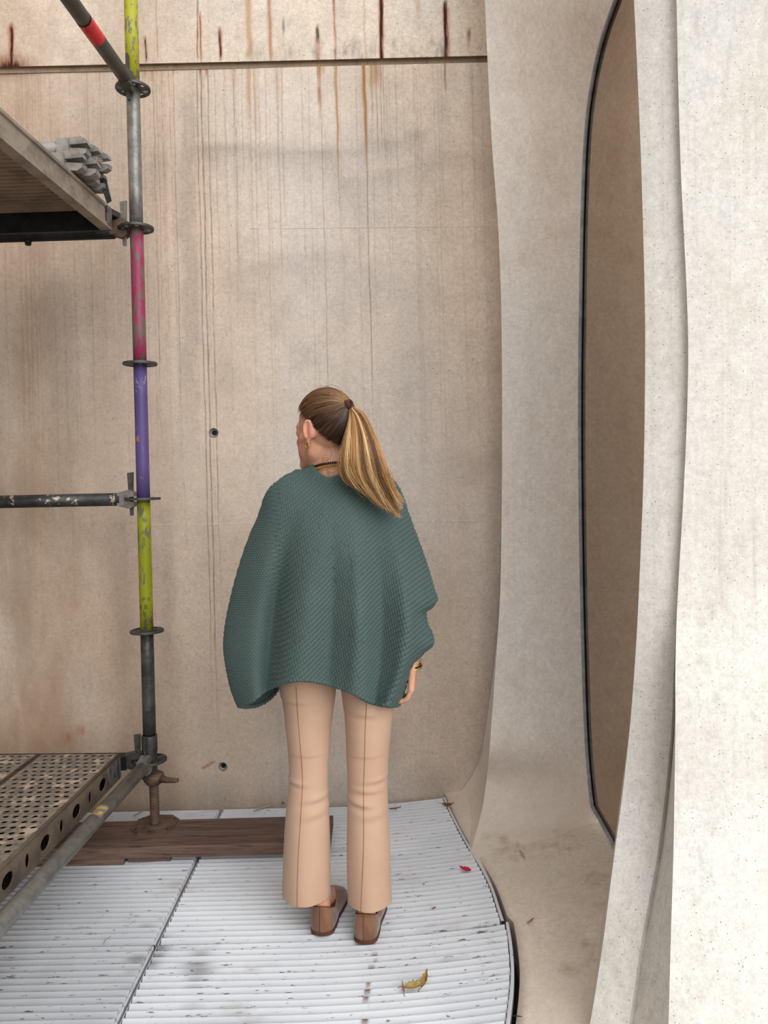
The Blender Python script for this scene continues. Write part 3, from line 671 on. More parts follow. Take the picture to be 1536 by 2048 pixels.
def post():
    root = s_thing('scaffold_post', 'upright scaffold tube with magenta, violet and yellow painted bands and ring discs', 'scaffold post')
    secs = [(RZ[5] + 0.005, 3.62, 'yellow', 'yellow-green painted band'), (RZ[4] + 0.005, RZ[5] + 0.03, 'galv', 'bare grey steel length'), (RZ[3], RZ[4] + 0.004, 'pink', 'chipped magenta painted band'), (RZ[2], RZ[3], 'purple', 'violet painted band'),
            (RZ[1], RZ[2], 'lime', 'chipped lime painted band'), (0.42, RZ[1], 'galv_dark', 'dark bare steel length')]
    for z0, z1, m, lab in secs:
        b = MB(); b.tube([(leanx(z), 0, z) for z in np.linspace(z0, z1, 5)], 0.0242 if m != 'galv' else 0.0241, 28); o = b.build('tube_section', M[m], root); o['label'] = lab
    b = MB(); b.lathe([(0.0285, 0.412), (0.0292, 0.408), (0.0292, 0.342 + 0.06), (0.0292, 0.385), (0.0292, 0.352), (0.0262, 0.344), (0.0262, 0.268), (0.0238, 0.266)], 28, (leanx(.3), 0, 0)); b.lathe([(0.0245, 0.412), (0.0285, 0.412)], 28, (leanx(.3), 0, 0))
    o = b.build('collar', M['galv_dark'], root); o['label'] = 'thicker starter collar'
    rm = rosette()
    for i, z in enumerate(RZ):
        o = link('rosette', rm, M['galv_dark'], root, (leanx(z), 0, z)); o.rotation_euler = (0, 0, 0.39)
    # faded print on the lime band, orange digits on the violet band
    def wrap(txt, size, z, ang, m, name):
        cu = bpy.data.curves.new(name, 'FONT'); cu.body = txt; cu.size = size; cu.align_x = 'CENTER'; cu.extrude = 0.0; cu.resolution_u = 3
        to = bpy.data.objects.new(name, cu); scene.collection.objects.link(to)
        dg = bpy.context.evaluated_depsgraph_get(); me = bpy.data.meshes.new_from_object(to.evaluated_get(dg)); bpy.data.objects.remove(to)
        co = vcoords(me); R_ = 0.0246; a = ang + co[:, 0]/R_
        out = np.stack([R_*np.sin(a) + leanx(z), -R_*np.cos(a), z + co[:, 1]], -1); me.vertices.foreach_set('co', out.astype(np.float32).ravel()); me.update()
        me.name = name; me.materials.clear(); return link(name, me, M[m], root)
    wrap('L P V', 0.022, 0.925, 0.0, 'ink', 'lettering'); wrap('R B', 0.024, 0.896, -0.15, 'ink', 'lettering'); wrap('08', 0.020, 1.520, -0.45, 'orange', 'lettering')
    b = MB(); a = 0.35; R_ = 0.0247; b.add([(R_*math.sin(a + s) + leanx(1.49), -R_*math.cos(a + s), 1.492 + z) for s, z in ((0, .012), (.06, .012), (.16, -.008), (.1, -.008))], [(0, 3, 2, 1)]); b.build('scratch', M['galv_light'], root)
post()

def base_jack():
    root = s_thing('base_jack', 'brown threaded screw jack with foot plate standing on the wooden plank', 'screw jack')
    # octagonal foot plate with bolt holes
    b = MB(); a, c = 0.080, 0.038; zt, zb = 0.0685, 0.0625
    oc = [(-a, -a + c), (-a + c, -a), (a - c, -a), (a, -a + c), (a, a - c), (a - c, a), (-a + c, a), (-a, a - c)]
    b.prism([(x, y, zb) for x, y in oc], (0, 0, zt - zb)); b.lathe([(0.052, zt), (0.045, zt + 0.003), (0.020, zt + 0.003)], 24)
    b.build('base_plate', M['rusty'], root)
    for x, y in ((-0.06, -0.045), (0.06, 0.045), (0.06, -0.045), (-0.06, 0.045), (0.0, -0.066)):
        b = MB(); n = 12; b.add([(x + 0.006*math.cos(2*math.pi*k/n), y + 0.0045*math.sin(2*math.pi*k/n), zt + 0.0004) for k in range(n)], [tuple(range(n))]); b.build('bolt_hole', M['black'], root)
    b = MB(); prof = []; z = zt + 0.002
    while z < 0.27: prof += [(0.0150, z), (0.0150, z + 0.0018), (0.0180, z + 0.0034), (0.0180, z + 0.0048), (0.0150, z + 0.0065)]; z += 0.0078
    b.lathe(prof, 20); b.build('spindle', M['rusty'], root)
    b = MB(); b.lathe([(0.0175, 0.222), (0.026, 0.224), (0.036, 0.238), (0.040, 0.252), (0.038, 0.262), (0.027, 0.268), (0.018, 0.268)], 24)
    b.tube([(0.028, -0.01, 0.248), (0.06, -0.022, 0.246), (0.095, -0.034, 0.249), (0.105, -0.037, 0.252)], [0.016, 0.011, 0.009, 0.0075], 12)
    b.tube([(-0.028, 0.01, 0.248), (-0.05, 0.018, 0.246), (-0.07, 0.026, 0.248)], [0.016, 0.012, 0.011], 12)
    b.build('wing_nut', M['rusty'], root)
base_jack()

def ledger(label, z, d, L, m, name='scaffold_ledger', extra=None):
    root = s_thing(name, label, 'scaffold tube'); d = Vector(d); lx = leanx(z)
    b = MB(); b.tube([Vector((lx, 0, z)) + d*a for a in (0.085, L*0.5, L)], 0.0242, 24); b.build('tube', M[m], root)
    b = MB(); ledger_head(b, d, 0.0); o = b.build('ledger_head', M['galv' if m != 'tube_green' else 'tube_green'], root, (lx, 0, z))
    b = MB(); p = d*0.046; wedge(b, p.x, p.y, 0.098, -0.062, 'x' if abs(d.x) > .5 else 'y'); b.build('wedge', M['galv_dark'], root, (lx, 0, z))
    return root
ledger('dark mortar-spotted horizontal scaffold tube at mid height crossing to the violet band', RZ[2], (-1, 0.0, 0), 1.1, 'tube_dark')
ledger('long galvanised scaffold tube low beside the perforated deck', RZ[0], (-0.0, -1, 0), 2.4, 'galv')
t_ = ledger('grey-green scaffold tube with red tape, sloping into the topmost disc', RZ[5], (-0.0, -1, 0), 2.4, 'tube_green')
b = MB(); b.tube([(leanx(RZ[5]), -y, RZ[5]) for y in (0.325, 0.36, 0.395, 0.43)], 0.0250, 24, False); o = b.build('tape_band', M['red_tape'], t_); o['label'] = 'red tape wrapped around'
b = MB(); b.tube([(leanx(RZ[5]), -y, RZ[5]) for y in (0.43, 0.434)], 0.0252, 24, False); b.build('tape_edge', M['black'], t_)
lt = [o for o in bpy.data.objects if o.get('label', '').startswith('long galvanised')][0]
b = MB(); b.tube([(leanx(.3), -y, RZ[0]) for y in (0.455, 0.49, 0.525)], 0.02435, 24, False)
def mark_mat():
    t = NT('worn_yellow_mark'); o = t.coords(); n = t.noise(o, 60, 4, 0.7)
    t.color(t.mix(t.ramp(n, 0.47, 0.53), srgb(110, 108, 104), srgb(186, 150, 60))); t.rough(0.5); return t.m
b.build('paint_mark', mark_mat(), lt)

def upper_transom():
    z = RZ[4]; root = s_thing('deck_transom', 'black U-shaped scaffold beam carrying the upper deck at the magenta band', 'scaffold beam'); lx = leanx(z)
    x1 = lx - 0.085
    b = MB(); b.box((-1.1, -0.027, z - 0.002), (x1, 0.027, z + 0.054)); b.box((-1.1, -0.032, z + 0.054), (x1 - 0.06, 0.032, z + 0.060)); b.build('channel', M['black_steel'], root)
    b = MB(); b.tube([(-1.1, 0, z - 0.016), (x1, 0, z - 0.016)], 0.020, 20); b.build('tube', M['black_steel'], root)
    for px in (-0.46, -0.47): pass
    b = MB(); b.tube([(-0.395, -0.004, z - 0.034), (-0.395, -0.004, z - 0.050)], [0.013, 0.010], 14); b.build('lug', M['black_steel'], root)
    b = MB(); ledger_head(b, (-1, 0, 0), 0.0); b.build('ledger_head', M['rusty'], root, (lx, 0, z))
    b = MB(); wedge(b, -0.046, 0, 0.098, -0.062, 'x', 0.026); b.build('wedge', M['galv'], root, (lx, 0, z))
upper_transom()
def lower_transom():
    z = RZ[0]; root = s_thing('deck_transom', 'dark scaffold beam carrying the perforated steel deck at the post foot', 'scaffold beam'); lx = leanx(z)
    b = MB(); b.box((-1.1, -0.026, z - 0.03), (lx - 0.085, 0.026, z + 0.02)); b.build('channel', M['black_steel'], root)
    b = MB(); ledger_head(b, (-1, 0, 0), 0.0); b.build('ledger_head', M['galv_dark'], root, (lx, 0, z))
    b = MB(); wedge(b, -0.046, 0, 0.098, -0.062, 'x', 0.026); b.build('wedge', M['galv_dark'], root, (lx, 0, z))
lower_transom()

def plate_holes(b, o, U, V, nu, nv, rx, ry, depth, stagger=True, long_alt=None):
    """sheet of nu x nv cells each with an oval hole; o corner, U, V spans, depth = vector of the hole wall"""
    o, U, V, depth = Vector(o), Vector(U), Vector(V), Vector(depth); du, dv = U/nu, V/nv
    lu, lv = du.length, dv.length; ns = 12
    for j in range(nv):
        off = 0.5 if (stagger and j % 2) else 0.0
        cells = [(i + off, i + off + 1) for i in range(nu - (1 if off else 0))]
        if off:
            for a, c in ((0, 0.5), (nu - 0.5, nu)): b.add([o + du*a + dv*j, o + du*c + dv*j, o + du*c + dv*(j+1), o + du*a + dv*(j+1)], [(0, 1, 2, 3)])
        for i, (a, c) in enumerate(cells):
            ctr = o + du*((a + c)/2) + dv*(j + 0.5); ou, inn, low = [], [], []
            fx = rx
            if long_alt and (i % 2): fx = long_alt
            for k in range(ns):
                th = 2*math.pi*(k + 0.5)/ns; ct, st = math.cos(th), math.sin(th); m_ = max(abs(ct), abs(st))
                ou.append(ctr + du*(0.5*ct/m_) + dv*(0.5*st/m_)); q = ctr + du*(fx*ct/lu) + dv*(ry*st/lv); inn.append(q); low.append(q + depth)
            # snap to the corners of the cell
            for k in range(ns):
                th = 2*math.pi*(k+.5)/ns
            cor = [ctr + du*sx*0.5 + dv*sy*0.5 for sx, sy in ((1, 1), (-1, 1), (-1, -1), (1, -1))]
            v = ou + inn + low + cor; f = []
            for k in range(ns):
                n = (k+1) % ns; t0, t1 = 2*math.pi*(k+.5)/ns, 2*math.pi*(k+1.5)/ns
                f.append((k, n, ns+n, ns+k)); f.append((ns+k, ns+n, 2*ns+n, 2*ns+k))
                for ci, ca in enumerate((math.pi/4, 3*math.pi/4, 5*math.pi/4, 7*math.pi/4)):
                    if t0 < ca < t1 - 1e-9 and abs(ca - t0) > 1e-6: f.append((k, 3*ns + ci, n))
            b.add(v, f)
def steel_deck(label, xr, xl, y0, y1):
    root = s_thing('steel_deck', label, 'scaffold deck', 'perforated steel decks at knee height'); z = 0.372
    b = MB(); plate_holes(b, (xl + 0.014, y1, z), (xr - xl - 0.028, 0, 0), (0, y0 - y1, 0), 9, int((y0 - y1)/0.036), 0.0092, 0.0080, (0, 0, -0.0012))
    b.add([(xl, y1, z), (xl + .014, y1, z), (xl + .014, y0, z), (xl, y0, z)], [(0, 1, 2, 3)]); b.add([(xr - .014, y1, z), (xr, y1, z), (xr, y0, z), (xr - .014, y0, z)], [(0, 1, 2, 3)])
    b.build('deck_plate', M['deck'], root)
    for x, s in ((xr, 1), (xl, -1)):
        b = MB(); n = int((y0 - y1)/0.105)
        plate_holes(b, (x, y0, z - 0.086), (0, y1 - y0, 0), (0, 0, 0.07), n, 1, 0.0125, 0.021, (-0.004*s, 0, 0), False, 0.031)
        b.tube([(x - 0.004*s, y0, z - 0.004), (x - 0.004*s, y1, z - 0.004)], 0.0062, 10); b.box((min(x, x - .004*s), y1, z - 0.016), (max(x, x - .004*s), y0, z - 0.004))
        b.box((min(x, x - .03*s), y1, z - 0.092), (max(x, x - .03*s), y0, z - 0.086)); b.build('side_rail', M['deck_side'], root)
    b = MB(); b.box((xl, y0, z - 0.09), (xr - 0.002, y0 + 0.006, z - 0.004)); b.build('end_plate', M['deck_side'], root); b = MB(); b.box((xr - 0.002, y0 - 0.11, z - 0.088), (xr + 0.0022, y0 + 0.002, z - 0.012)); o = b.build('end_cap', M['blue'], root); o['label'] = 'blue painted end'
    b = MB(); b.box((xl + 0.01, y1, z - 0.088), (xr - 0.01, y0, z - 0.085)); b.build('inside_shade_sheet', M['black'], root)  # black sheet stands for the deck's shaded inside behind the holes
    for x in (xl + 0.05, xr - 0.05):
        b = MB(); b.prism([(x - .02, y0, z - 0.045), (x - .02, y0 + 0.075, z - 0.045), (x - .02, y0 + 0.09, z - 0.085), (x - .02, y0 + 0.082, z - 0.085), (x - .02, y0 + 0.066, z - 0.06), (x - .02, y0, z - 0.06)], (0.04, 0, 0)); b.build('hook', M['galv_dark'], root)
steel_deck('mortar-spattered perforated steel deck beside the low galvanised tube', -0.094, -0.392, -0.085, -2.0)
steel_deck('perforated steel deck farther left, beyond the dark slot from its neighbour', -0.400, -0.698, -0.085, -2.0)

def upper_deck():
    root = s_thing('scaffold_deck', 'grey aluminium deck overhead with ribbed underside', 'scaffold deck')
    xr, xl, y0, y1, zb, zt = -0.047, -1.14, -0.095, -3.6, RZ[4] - 0.034, RZ[4] + 0.046  # deck lengthened out of view, past the camera, to shade the left
    for x, s in ((xr, 1), (xl, -1)):
        b = MB(); X = lambda d: x - d*s
        pf = [(0.030, zt), (0.0, zt), (0.0, zt - 0.010), (0.006, zt - 0.013), (0.006, zb + 0.020), (0.0, zb + 0.016), (0.0, zb), (0.038, zb), (0.038, zb + 0.005), (0.010, zb + 0.005), (0.010, zt - 0.006), (0.030, zt - 0.006)]
        b.prism([(X(d), y1, z) for d, z in pf], (0, y0 - y1, 0)); b.build('side_rail', M['rail'], root)
    b = MB(); n = int((y0 - y1)/0.03); P = []
    for i in range(n):
        ya = y1 + i*0.03
        for dy, dz in ((0, 0.0), (0.004, -0.007), (0.021, -0.007), (0.025, 0.0)): P.append((ya + dy, zt - 0.014 + dz))
    G = np.array([[(xl + 0.012, y, z) for y, z in P], [(xr - 0.012, y, z) for y, z in P]]); b.grid(G, False)
    b.box((xl + 0.01, y1, zt - 0.006), (xr - 0.03, y0, zt - 0.002)); b.build('ribbed_board', M['soffit'], root)
    b = MB(); b.box((xl, y0 - 0.002, zb), (xr - 0.002, y0 + 0.005, zt)); b.build('end_plate', M['black_steel'], root); b = MB(); b.box((xr - 0.0015, y0 - 0.04, zb + 0.01), (xr + 0.0016, y0 + 0.004, zt - 0.006)); o = b.build('end_cap', M['blue'], root); o['label'] = 'faded blue end'
    b = MB(); b.prism([(xr - .05, y0, zt), (xr - .05, y0 + 0.11, zt + 0.016), (xr - .05, y0 + 0.125, zt - 0.02), (xr - .05, y0 + 0.11, zt - 0.005), (xr - .05, y0, zt - 0.02)], (0.045, 0, 0)); b.build('hook', M['galv_dark'], root)
upper_deck()

def spare_ledgers():
    zt = RZ[4] + 0.046
    spots = [(-0.395, 0, -0.048), (-0.338, 0, -0.026), (-0.282, 0, -0.052), (-0.226, 0, -0.046), (-0.366, 1, -0.044), (-0.310, 1, -0.030), (-0.254, 1, -0.020)]
    labs = ['spare ledger lying lowest at the near end of the deck stack', 'second spare ledger of the lower layer on the deck', 'third spare ledger of the lower layer on the deck', 'spare ledger with hanging wedge at the far end of the deck stack',
            'pale spare ledger topmost at the near end of the deck stack', 'middle spare ledger of the upper layer of the deck stack', 'farthest spare ledger of the upper layer of the deck stack']
    tb = MB(); tb.tube([(-0.05, 0, 0), (-0.9, 0, 0)], 0.0242, 16); tm = tb.mesh('tube')
    hb = MB()
    for sg in (1, -1):
        prof = [(0.036, 0.009*sg), (0.033, 0.022*sg), (0.016, 0.031*sg), (-0.02, 0.029*sg), (-0.05, 0.0245*sg), (-0.055, 0.006*sg), (0.0, 0.006*sg)]
        hb.prism([(x, -0.018, z) for x, z in prof], (0, 0.036, 0))
    hb.box((-0.06, -0.024, -0.024), (-0.02, 0.024, 0.024)); hm = hb.mesh('ledger_head')
    wb = MB(); wb.prism([(0.010, -0.003, 0.02), (0.034, -0.003, 0.022), (0.052, -0.003, -0.062), (0.036, -0.003, -0.070)], (0, 0.006, 0)); wm = wb.mesh('wedge')
    wb = MB(); wb.prism([(0.006, -0.003, 0.030), (0.026, -0.003, 0.033), (-0.03, -0.003, 0.062), (-0.05, -0.003, 0.052)], (0, 0.006, 0)); wm2 = wb.mesh('wedge')
    q = Matrix.Rotation(SRZ, 4, 'Z')
    for i, (y, lay, x) in enumerate(spots):
        p = Vector(SO) + q @ Vector((y, x, zt)) if False else Vector(SO) + q @ Vector((x, y, zt + 0.0365 + lay*0.054))
        r = thing('spare_ledger', labs[i], 'scaffold tube', p, SRZ + [0.010, -0.004, 0.006, 0.0, 0.008, -0.006, 0.004][i], 'spare ledgers stacked on the upper deck')
        r.rotation_euler[0] = [0.06, -0.12, 0.1, 0, -0.08, 0.1, 0.14][i]
        link('tube', tm, M['galv_light'], r); link('ledger_head', hm, M['galv_light'], r)
        if i in (3,): link('wedge', wm, M['tube_dark'], r)
        elif i in (1, 2): link('wedge', wm2, M['galv_dark'], r)
spare_ledgers()

# ------------------------------------------------------------------ planks under the screw jack
def rough_board(name, label, x0, x1, y0, y1, z0, z1, rz=0.0, seed=0):
    n, rr = 40, np.random.default_rng(seed); xs_ = np.linspace(x0, x1, n); w1, w2, w3 = (np.cumsum(rr.normal(0, 0.0006, n)) for _ in range(3))
    P = np.zeros((n, 10, 3)); c = 0.004
    for i, x in enumerate(xs_):
        a, bb, t = y0 + w1[i], y1 + w2[i], z1 + w3[i]*0.4; ch = c + abs(rr.normal(0, 0.0012))
        ring = [(a, z0), (a - .001, lerp(z0, t, .5)), (a, t - ch), (a + ch, t), (lerp(a, bb, .33), t + .0006), (lerp(a, bb, .66), t), (bb - c, t), (bb, t - c), (bb, z0), (lerp(a, bb, .5), z0)]
        P[i] = [(x, y, z) for y, z in ring]
    b = MB(); b.grid(P, False, True); b.add(P[0], [tuple(range(10))]); b.add(P[-1], [tuple(range(10))[::-1]])
    o = b.build(name, M['wood'], None); cx, cy = (x0+x1)/2, (y0+y1)/2
    o.data.transform(Matrix.Translation((-cx, -cy, 0))); o.location = (cx, cy, 0); o.rotation_euler = (0, 0, rz)
    return tag(o, label, 'plank')
rough_board('wooden_plank', 'weathered brown wooden plank lying under the screw jack', -1.85, -0.222, 2.705, 2.930, 0.022, 0.0622, 0.012, 1)
rough_board('wooden_board', 'thin dark wooden board sticking out from under the plank', -1.8, -0.962, 2.700, 2.86, 0.001, 0.0215, 0.010, 2)
rough_board('wooden_board', 'second thin board barely showing below the plank, longer one', -0.955, -0.80, 2.722, 2.86, 0.001, 0.0215, 0.010, 3)
rough_board('wooden_block', 'thin wooden packing under the right end of the plank', -0.36, -0.25, 2.73, 2.9, 0.001, 0.0215, 0.010, 4)

# =================================================================== THE PERSON
def skin_mat():
    t = NT('skin'); o = t.coords()
    c = t.mix(t.ramp(t.noise(o, 14, 3), 0.35, 0.7), srgb(206, 158, 132), srgb(190, 138, 112))
    c = t.mix(t.attr('flush'), c, srgb(206, 112, 96)); t.color(c); t.rough(0.5)
    t.b.inputs['Subsurface Weight'].default_value = 0.12; t.b.inputs['Subsurface Radius'].default_value = (0.01, 0.004, 0.002); t.b.inputs['Subsurface Scale'].default_value = 0.5
    t.bump(t.noise(o, 320, 2), 0.08, 0.0006); return t.m
M['skin'] = skin_mat()
def hair_mat():
    t = NT('hair'); a = t.attr('tint')
    c = t.mix(t.ramp(a, 0.0, 0.45), srgb(52, 36, 28), srgb(124, 88, 58)); c = t.mix(t.ramp(a, 0.4, 0.75), c, srgb(190, 142, 88)); c = t.mix(t.ramp(a, 0.75, 1.0), c, srgb(234, 202, 150))
    t.color(c); t.rough(0.36); t.b.inputs['Specular IOR Level'].default_value = 0.45; return t.m
M['hair'] = hair_mat()
def knit_mat():
    t = NT('teal_knit'); o = t.coords()
    k = t.attr('relief'); n = t.noise(o, 300, 3, 0.7)
    c = t.mix(t.ramp(t.noise(o, 5, 3), 0.3, 0.7), srgb(74, 91, 89), srgb(80, 97, 94))
    c = t.mix(t.math('MULTIPLY', n, 0.5), c, srgb(53, 69, 69))
    t.color(c); t.rough(0.78); t.b.inputs['Sheen Weight'].default_value = 0.12; t.b.inputs['Sheen Tint'].default_value = (*srgb(150, 190, 185), 1)
    t.bump(n, 0.5, 0.0015); return t.m
M['knit'] = knit_mat()
def cloth_mat():
    t = NT('beige_jersey'); o = t.coords()
    w = t.noise(t.coords((400, 400, 60)), 1, 2); w2 = t.noise(t.coords((60, 60, 420)), 1, 2)
    c = t.mix(t.ramp(t.noise(o, 6, 3), 0.35, 0.65), srgb(192, 160, 138), srgb(188, 154, 131))
    c = t.mix(t.math('MULTIPLY', w2, 0.3), c, srgb(170, 138, 113)); t.color(c); t.rough(0.85); t.b.inputs['Sheen Weight'].default_value = 0.15
    t.bump(t.math('ADD', w, w2), 0.2, 0.0006); return t.m
M['cloth'] = cloth_mat()
M['seam'] = plain('seam_thread', srgb(158, 116, 84), 0.85)
def suede_mat():
    t = NT('brown_suede'); o = t.coords()
    c = t.mix(t.ramp(t.noise(t.coords((1, 1, .4)), 30, 4, .6), 0.35, 0.65), srgb(132, 96, 74), srgb(112, 78, 58)); t.color(c); t.rough(0.95)
    t.b.inputs['Sheen Weight'].default_value = 0.4; t.bump(t.noise(o, 300, 3), 0.3, 0.001); return t.m
M['suede'] = suede_mat(); M['sole'] = plain('brown_sole', srgb(96, 62, 44), 0.8); M['lining'] = plain('tan_lining', srgb(172, 120, 84), 0.8)
M['gold'] = plain('gold', srgb(220, 176, 90), 0.28, 0.9, 0.1); M['jet'] = plain('black_beads', srgb(18, 15, 14), 0.3); M['amber'] = plain('amber_beads', srgb(196, 140, 44), 0.4, 0.2)
M['tie'] = plain('brown_elastic', srgb(78, 48, 42), 0.8); M['white'] = plain('eye_white', srgb(235, 230, 225), 0.3)
M['iris'] = plain('iris', srgb(70, 80, 84), 0.3)
M['lip'] = plain('lip', srgb(186, 108, 98), 0.5)

HC = PY(648, 866, 2.31); HA = math.radians(48)
HM = Matrix.Translation(HC) @ Matrix.Rotation(HA, 4, 'Z') @ Matrix.Rotation(math.radians(-3), 4, 'X')
def hp(x, y, z): return HM @ Vector((x, y, z))
HR = HM.to_3x3()
LHEEL, RHEEL = PZ(640, 1865, 0.0155), PZ(728, 1881, 0.0205)
LDIR, RDIR = Vector((0.15, 1, 0)).normalized(), Vector((0.12, 1, 0)).normalized()

def build_body():
    b = MB()
    # head
    b.ellipsoid(hp(0, -0.012, 0.03), (0.072, 0.092, 0.090), 32, 24, HR); b.ellipsoid(hp(0, 0.032, -0.025), (0.056, 0.060, 0.078), 28, 20, HR)
    b.capsule(hp(-.014, 0.074, -0.088), 0.019, hp(.014, 0.074, -0.088), 0.019)
    for s in (-1, 1):
        b.capsule(hp(s*.044, 0.006, -0.058), 0.020, hp(s*.014, 0.068, -0.084), 0.021); b.capsule(hp(s*.052, .000, -.010), 0.019, hp(s*.044, .006, -.058), 0.020)
        b.capsule(hp(s*.036, 0.056, -0.024), 0.020, hp(s*.054, 0.028, -0.012), 0.017); b.capsule(hp(s*.012, .082, .022), .010, hp(s*.044, .060, .024), .0105)
        b.ellipsoid(hp(s*.029, .032, -.036), (.031, .045, .056), 20, 14, HR); b.capsule(hp(s*.030, .046, -.048), .028, hp(s*.012, .060, -.078), .027); b.ellipsoid(hp(s*.031, .060, .006), (.022, .020, .017), 16, 12, HR); b.ellipsoid(hp(s*.036, .010, -.050), (.024, .040, .040), 20, 14, HR)
        # ear: rim, dish, lobe
        er = [hp(s*(0.074 + 0.012*math.cos(a*0.5)), -0.020 + 0.0135*math.cos(a), 0.004 + 0.029*math.sin(a)) for a in np.linspace(-0.9, 4.2, 16)]
        b.tube(er, [0.0046]*14 + [0.004, 0.003], 10)
        b.ellipsoid(hp(s*0.076, -0.020, 0.002), (0.006, 0.0122, 0.027), 16, 12, HR @ Matrix.Rotation(s*0.35, 3, 'Z')); b.ellipsoid(hp(s*0.0765, -0.010, -0.027), (0.0055, 0.0095, 0.0115), 14, 10, HR); b.ellipsoid(hp(s*.077, -.004, -.006), (.005, .006, .008), 10, 8, HR)
    b.capsule(hp(0, 0.086, 0.008), 0.009, hp(0, 0.101, -0.024), 0.0105); b.capsule(hp(-.010, .090, -.028), .0085, hp(.010, .090, -.028), .0085)
    b.capsule(hp(-.014, .085, -.055), .010, hp(.014, .085, -.055), .010)
    # neck and trunk
    n0, n1 = PY(660, 885, 2.312), PY(664, 968, 2.305)
    b.capsule(n0, 0.050, n1, 0.056); b.capsule(hp(0, .02, -.06), .045, n1, .05)
    for s, px in ((-1, 560), (1, 775)):
        b.capsule(PY(664, 985, 2.305), 0.050, PY(lerp(664, px, .8), 1012, 2.31), 0.040)
    b.ellipsoid(PY(664, 1085, 2.32), (0.150, 0.09, 0.17), 28, 18); b.ellipsoid(PY(668, 1200, 2.325), (0.125, 0.085, 0.17), 28, 18); b.ellipsoid(PY(672, 1280, 2.33), (0.152, 0.10, 0.10), 28, 18)
    # arms
    sh, el, wr = PY(762, 1022, 2.315), PY(834, 1190, 2.34), PY(826, 1320, 2.305)
    b.capsule(sh, 0.040, el, 0.034); b.capsule(el, 0.036, wr, 0.0225)
    shl, ell, wrl = PY(572, 1022, 2.315), PY(500, 1205, 2.34), PY(545, 1290, 2.43)
    b.capsule(shl, 0.040, ell, 0.034); b.capsule(ell, 0.036, wrl, 0.0225)
    # right hand: palm turned to the thigh, fingers loosely curled, little finger nearest the viewer
    def hand(w, dn, side, fwd, cur):
        """w wrist, dn: down the hand, fwd: thumb side, side: palm normal"""
        P = lambda a, f, s: w + dn*a + fwd*f + side*s
        for k, (f, L, sp) in enumerate(((-0.030, 0.80, -.05), (-0.010, 0.95, -.01), (0.011, 1.0, .02), (0.031, 0.94, .05))):
            m0 = P(0.004, f*0.45, 0); m1 = P(0.074 + 0.006*L, f, 0.0)
            b.capsule(m0, 0.0135, m1, 0.0112, 12)
            p2 = P(0.074 + 0.040*L, f + sp*.02, 0.010*cur); p3 = P(0.074 + 0.050*L, f + sp*.03, 0.010*cur + 0.026*L); p4 = P(0.074 + 0.036*L, f + sp*.03, 0.010*cur + 0.044*L)
            b.capsule(m1, 0.0092, p2, 0.0086, 12); b.capsule(p2, 0.0086, p3, 0.0078, 12); b.capsule(p3, 0.0078, p4, 0.0068, 12)
        t0, t1, t2, t3 = P(0.018, 0.016, 0.004), P(0.046, 0.046, 0.014), P(0.070, 0.052, 0.026), P(0.088, 0.046, 0.034)
        b.capsule(t0, 0.0145, t1, 0.0115, 12); b.capsule(t1, 0.0105, t2, 0.0092, 12); b.capsule(t2, 0.0092, t3, 0.0075, 12)
        b.capsule(w, 0.0205, P(0.03, 0.004, 0.003), 0.0175, 12)
    dn = (PY(823, 1390, 2.30) - wr).normalized()
    hand(wr + dn*0.004, dn, Vector((-1, 0.12, 0)).normalized(), Vector((0.12, 1, 0)).normalized(), 1)
    dnl = Vector((0.75, 0.62, -0.1)).normalized(); hand(wrl, dnl, Vector((0, 0, -1)), Vector((-.6, .75, 0)).normalized(), .6)
    # legs and feet
    for heel, d, hipx, kneep in ((LHEEL, LDIR, 620, (617, 1560, 2.335)), (RHEEL, RDIR, 730, (735, 1565, 2.30))):
        hip, knee = PY(hipx, 1375, 2.335), PY(*kneep); up = Vector((0, 0, 1)); sx = -0.006 if hipx < 700 else 0.004
        an = heel + d*0.046 + up*0.075 + Vector((sx, 0, 0)); b.capsule(hip, 0.060, knee, 0.046); calf = knee.lerp(an, 0.3) + Vector((sx, 0, 0)); b.capsule(knee, 0.045, calf, 0.044); shin = calf.lerp(an, .62) + Vector((sx*1.5, 0, 0)); b.capsule(calf, 0.044, shin, 0.030); b.capsule(shin, 0.030, an, 0.0265)
        b.capsule(an, 0.0285, heel + d*0.034 + up*0.032, 0.027); b.capsule(an + d*.01, 0.028, heel + d*0.125 + up*0.036, 0.026); b.capsule(heel + d*0.125 + up*0.034, 0.025, heel + d*0.195 + up*0.022, 0.015)
        b.capsule(an - d*.018 + up*.03, .012, heel + d*.018 + up*.04, .013)
    me = b.mesh('raw'); o = bpy.data.objects.new('raw', me); scene.collection.objects.link(o)
    r = o.modifiers.new('r', 'REMESH'); r.mode = 'VOXEL'; r.voxel_size = 0.0037
    s = o.modifiers.new('s', 'SMOOTH'); s.factor = 0.5; s.iterations = 7
    dg = bpy.context.evaluated_depsgraph_get(); body = bpy.data.meshes.new_from_object(o.evaluated_get(dg)); bpy.data.objects.remove(o)
    body.name = 'person'; body.polygons.foreach_set('use_smooth', np.ones(len(body.polygons), bool))
    co = vcoords(body); f = np.zeros(len(co))
    for p, r_, a in ((LHEEL + LDIR*.01 + Vector((0, 0, .075)), .013, .6), (RHEEL + RDIR*.01 + Vector((0, 0, .075)), .013, .6), (hp(-.078, -.020, .004), .03, .38), (hp(-.06, .05, -.02), .04, .35)):
        f = np.maximum(f, a*np.exp(-((co - np.array(p))**2).sum(1)/r_**2))
    attr(body, 'flush', f)
    o = link('person', body, M['skin'])
    tag(o, 'woman seen from behind, teal knitted poncho, beige trousers, blond ponytail, face turned left', 'person'); return o
PERSON = build_body()
